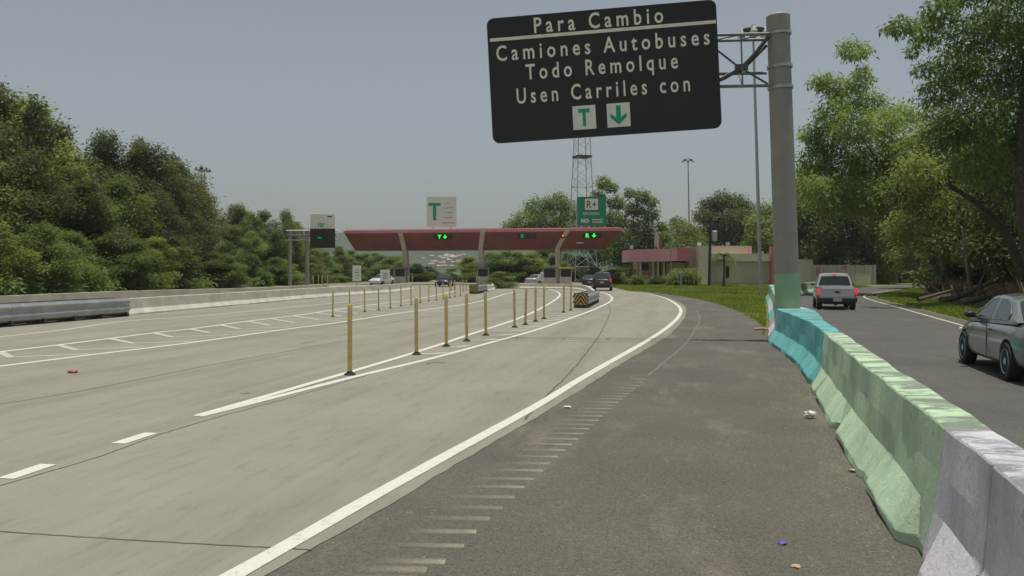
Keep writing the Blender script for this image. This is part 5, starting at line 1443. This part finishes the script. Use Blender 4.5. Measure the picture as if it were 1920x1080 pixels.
# ------------------------------------------------------------------ far hill with houses
g = random.Random(5); rows = []
for yy, hh in ((900, 0), (1020, 22), (1200, 44), (1400, 62), (1700, 50)):
    rows.append([(x, yy + 40 * math.sin(x * .004), hh * (1 + .16 * math.sin(x * .0045 + 1.2) + .07 * math.sin(x * .017)) * (.93 if yy < 1300 else 1.0) - 1) for x in range(-900, 900, 30)])
tag(MB().loft(rows, closed=False, caps=False).build('far_hill', M['hill'], smooth=True), kind='structure')
hw_ = plain('house_wall_pale', (.48, .44, .40), .8, var=.1); hr = plain('house_roof_red', (.34, .22, .18), .8, var=.15); hg = plain('house_roof_pale', (.42, .40, .38), .8, var=.1)
hs = empty('house'); MB().box((0, 0, 2.5), (9, 8, 6)).build('wall', hw_, hs)
MB().loft([[(-5, -4.4, 5.5), (5, -4.4, 5.5), (5, 4.4, 5.5), (-5, 4.4, 5.5)], [(-3.6, -.2, 8), (3.6, -.2, 8), (3.6, .2, 8), (-3.6, .2, 8)]]).build('roof', hr, hs)
first = True
def hill_h(x, y):
    t = interp([(900, 0), (1020, 22), (1200, 44), (1400, 62), (1700, 50)], y - 40 * math.sin(x * .004))[0]
    return t * (1 + .16 * math.sin(x * .0045 + 1.2) + .07 * math.sin(x * .017)) * .95 - 1
for i in range(34):
    u = g.gauss(835, 22); yy = g.uniform(925, 1000); x = XY(u, yy)
    o = hs if first else copy_tree(hs); first = False
    o.location = (x, yy, hill_h(x, yy) - .5); o.rotation_euler = (0, 0, g.uniform(-.5, .5)); s = g.uniform(.4, .8); o.scale = (s, s, s * .8)
    tag(o, 'tiny pale house among those on the hazy far hill', 'house', 'houses on the far hill')
    if g.random() < .5:
        for ch in o.children:
            if ch.name.startswith('roof'): ch.material_slots[0].link = 'OBJECT'; ch.material_slots[0].material = hg

# ------------------------------------------------------------------ litter
def crumple(u, v, s, mat, label, name='litter', flatz=.7, cat='litter'):
    p = G(u, v); me = bpy.data.meshes.new(name); bm = bmesh.new(); bmesh.ops.create_icosphere(bm, subdivisions=2, radius=s)
    for q in bm.verts:
        k = 1 + rng.uniform(-.35, .3); q.co = Vector((q.co.x * k * 1.15, q.co.y * k, q.co.z * k * flatz))
    zm_ = min(q.co.z for q in bm.verts); bm.to_mesh(me); bm.free(); me.materials.append(mat)
    o = bpy.data.objects.new(name, me); COL.objects.link(o); o.location = (p.x, p.y, -zm_ - .005); tag(o, label, cat); return o
crumple(1519, 784, .065, M['litter'], 'crumpled white paper ball on the shoulder near the green barrier', 'crumpled_paper')
crumple(1063, 764, .05, M['litter'], 'flat white scrap lying beside the solid edge line', 'paper_scrap', .3)
crumple(137, 699, .085, M['litter_red'], 'small red scrap lying in the wide far lane', 'red_scrap', .3)
crumple(1467, 1019, .03, M['litter_blue'], 'tiny blue-violet scrap on the dark shoulder in the foreground', 'blue_scrap', .4)
crumple(1598, 884, .03, M['litter_tan'], 'tan scrap against the foot of the pale green barrier', 'tan_scrap', .5)
crumple(1493, 1062, .025, M['litter_tan'], 'dark tan twig scrap at the bottom of the frame on the shoulder', 'tan_scrap', .3)
p = G(1428, 619); MB().tube([p + Vector((-.22, .06, .03)), p + Vector((.02, 0, .05)), p + Vector((.20, -.03, .04))], [.03, .04, .02], 8).build('wood_scrap', M['litter_tan'], smooth=True)
tag(bpy.data.objects['wood_scrap'], 'pale broken piece of wood at the grass edge beside the sign pole barrier', 'debris')
# loose grit on the shoulder (stuff)
gq = np.random.default_rng(9); n = 2600; V = []
Yr = 4.6 + 18 * gq.random(n) ** 1.8
def toe_x(y): return np.interp(y, [p.y for p in toe_path], [p.x for p in toe_path])
def red_x(y): return np.interp(y, [p.y for p in redge if p.y < 40], [p.x for p in redge if p.y < 40])
side_b = gq.random(n)
Xr = np.where(side_b < .6, toe_x(Yr) - np.abs(gq.normal(0, .16, n)) - .02, red_x(Yr) + (toe_x(Yr) - red_x(Yr)) * gq.random(n))
mb = MB()
for x, y in zip(Xr, Yr):
    s = .004 + .010 * rng.random() ** 3; z = -.004; 
    mb.add([(x - s, y - s, z), (x + s, y - s * .8, z), (x + s * .7, y + s, z), (x - s * .6, y + s, z), (x, y, z + s * 1.1)], [(0, 1, 4), (1, 2, 4), (2, 3, 4), (3, 0, 4)])
tag(mb.build('gravel', plain('grit', (.22, .20, .165), .9, var=.5, vs=40)), kind='stuff')
mb = MB()

# ------------------------------------------------------------------ haze
mh, t_, b_, out_ = nt('haze_air'); t_.nodes.remove(b_)
pv = t_.nodes.new('ShaderNodeVolumePrincipled'); pv.inputs['Color'].default_value = (.95, 1.0, 1.0, 1); pv.inputs['Density'].default_value = .00020; pv.inputs['Anisotropy'].default_value = 0
t_.links.new(pv.outputs[0], out_.inputs['Volume'])
mb = MB(); mb.box((0, 1500, 37), (6200, 3600, 82)); hz_o = mb.build('haze', mh); tag(hz_o, kind='stuff')

# ------------------------------------------------------------------ sky, sun, camera
SUN_EL, SUN_AZ = 86.5, 96.0                     # azimuth clockwise from +Y
S = Vector((math.cos(math.radians(SUN_EL)) * math.sin(math.radians(SUN_AZ)), math.cos(math.radians(SUN_EL)) * math.cos(math.radians(SUN_AZ)), math.sin(math.radians(SUN_EL))))
ld = bpy.data.lights.new('sun', 'SUN'); ld.energy = 3.4; ld.angle = math.radians(.5); ld.color = (1, .95, .86)
lo = bpy.data.objects.new('sun', ld); COL.objects.link(lo); lo.rotation_euler = S.to_track_quat('Z', 'Y').to_euler(); lo.location = (0, 0, 60)
wd = bpy.data.worlds.new('World'); scene.world = wd; wd.use_nodes = True
t = wd.node_tree; t.nodes.clear()
sky = t.nodes.new('ShaderNodeTexSky'); sky.sky_type = 'NISHITA'; sky.sun_disc = False
sky.sun_elevation = math.radians(SUN_EL); sky.sun_rotation = math.radians(SUN_AZ)
sky.air_density = 1.2; sky.dust_density = 2.0; sky.ozone_density = 1.5; sky.altitude = 60
hs_ = t.nodes.new('ShaderNodeHueSaturation'); hs_.inputs['Saturation'].default_value = .44
bg = t.nodes.new('ShaderNodeBackground'); bg.inputs['Strength'].default_value = .081
wo = t.nodes.new('ShaderNodeOutputWorld')
t.links.new(sky.outputs[0], hs_.inputs['Color']); mxs = t.nodes.new('ShaderNodeMix'); mxs.data_type = 'RGBA'; mxs.blend_type = 'MULTIPLY'; mxs.inputs[0].default_value = 1.0; mxs.inputs[7].default_value = (.945, .985, .985, 1)
t.links.new(hs_.outputs[0], mxs.inputs[6]); t.links.new(mxs.outputs[2], bg.inputs[0]); t.links.new(bg.outputs[0], wo.inputs[0])
cd = bpy.data.cameras.new('camera'); cam = bpy.data.objects.new('camera', cd); COL.objects.link(cam)
cd.sensor_width = 36; cd.lens = F / 1920 * 36; cd.clip_start = .1; cd.clip_end = 8000
cam.location = (0, 0, CAMH); cam.rotation_euler = (math.pi / 2 - PITCH, 0, 0); scene.camera = cam
vs_ = scene.view_settings; scene.display_settings.display_device = 'sRGB'
vs_.view_transform = 'Standard'; vs_.look = 'None'; vs_.exposure = 0.0; vs_.gamma = 1.0; vs_.use_curve_mapping = False
scene.cycles.max_bounces = 8; scene.cycles.diffuse_bounces = 5; scene.cycles.transparent_max_bounces = 6; scene.cycles.volume_bounces = 0
scene.cycles.use_denoising = True
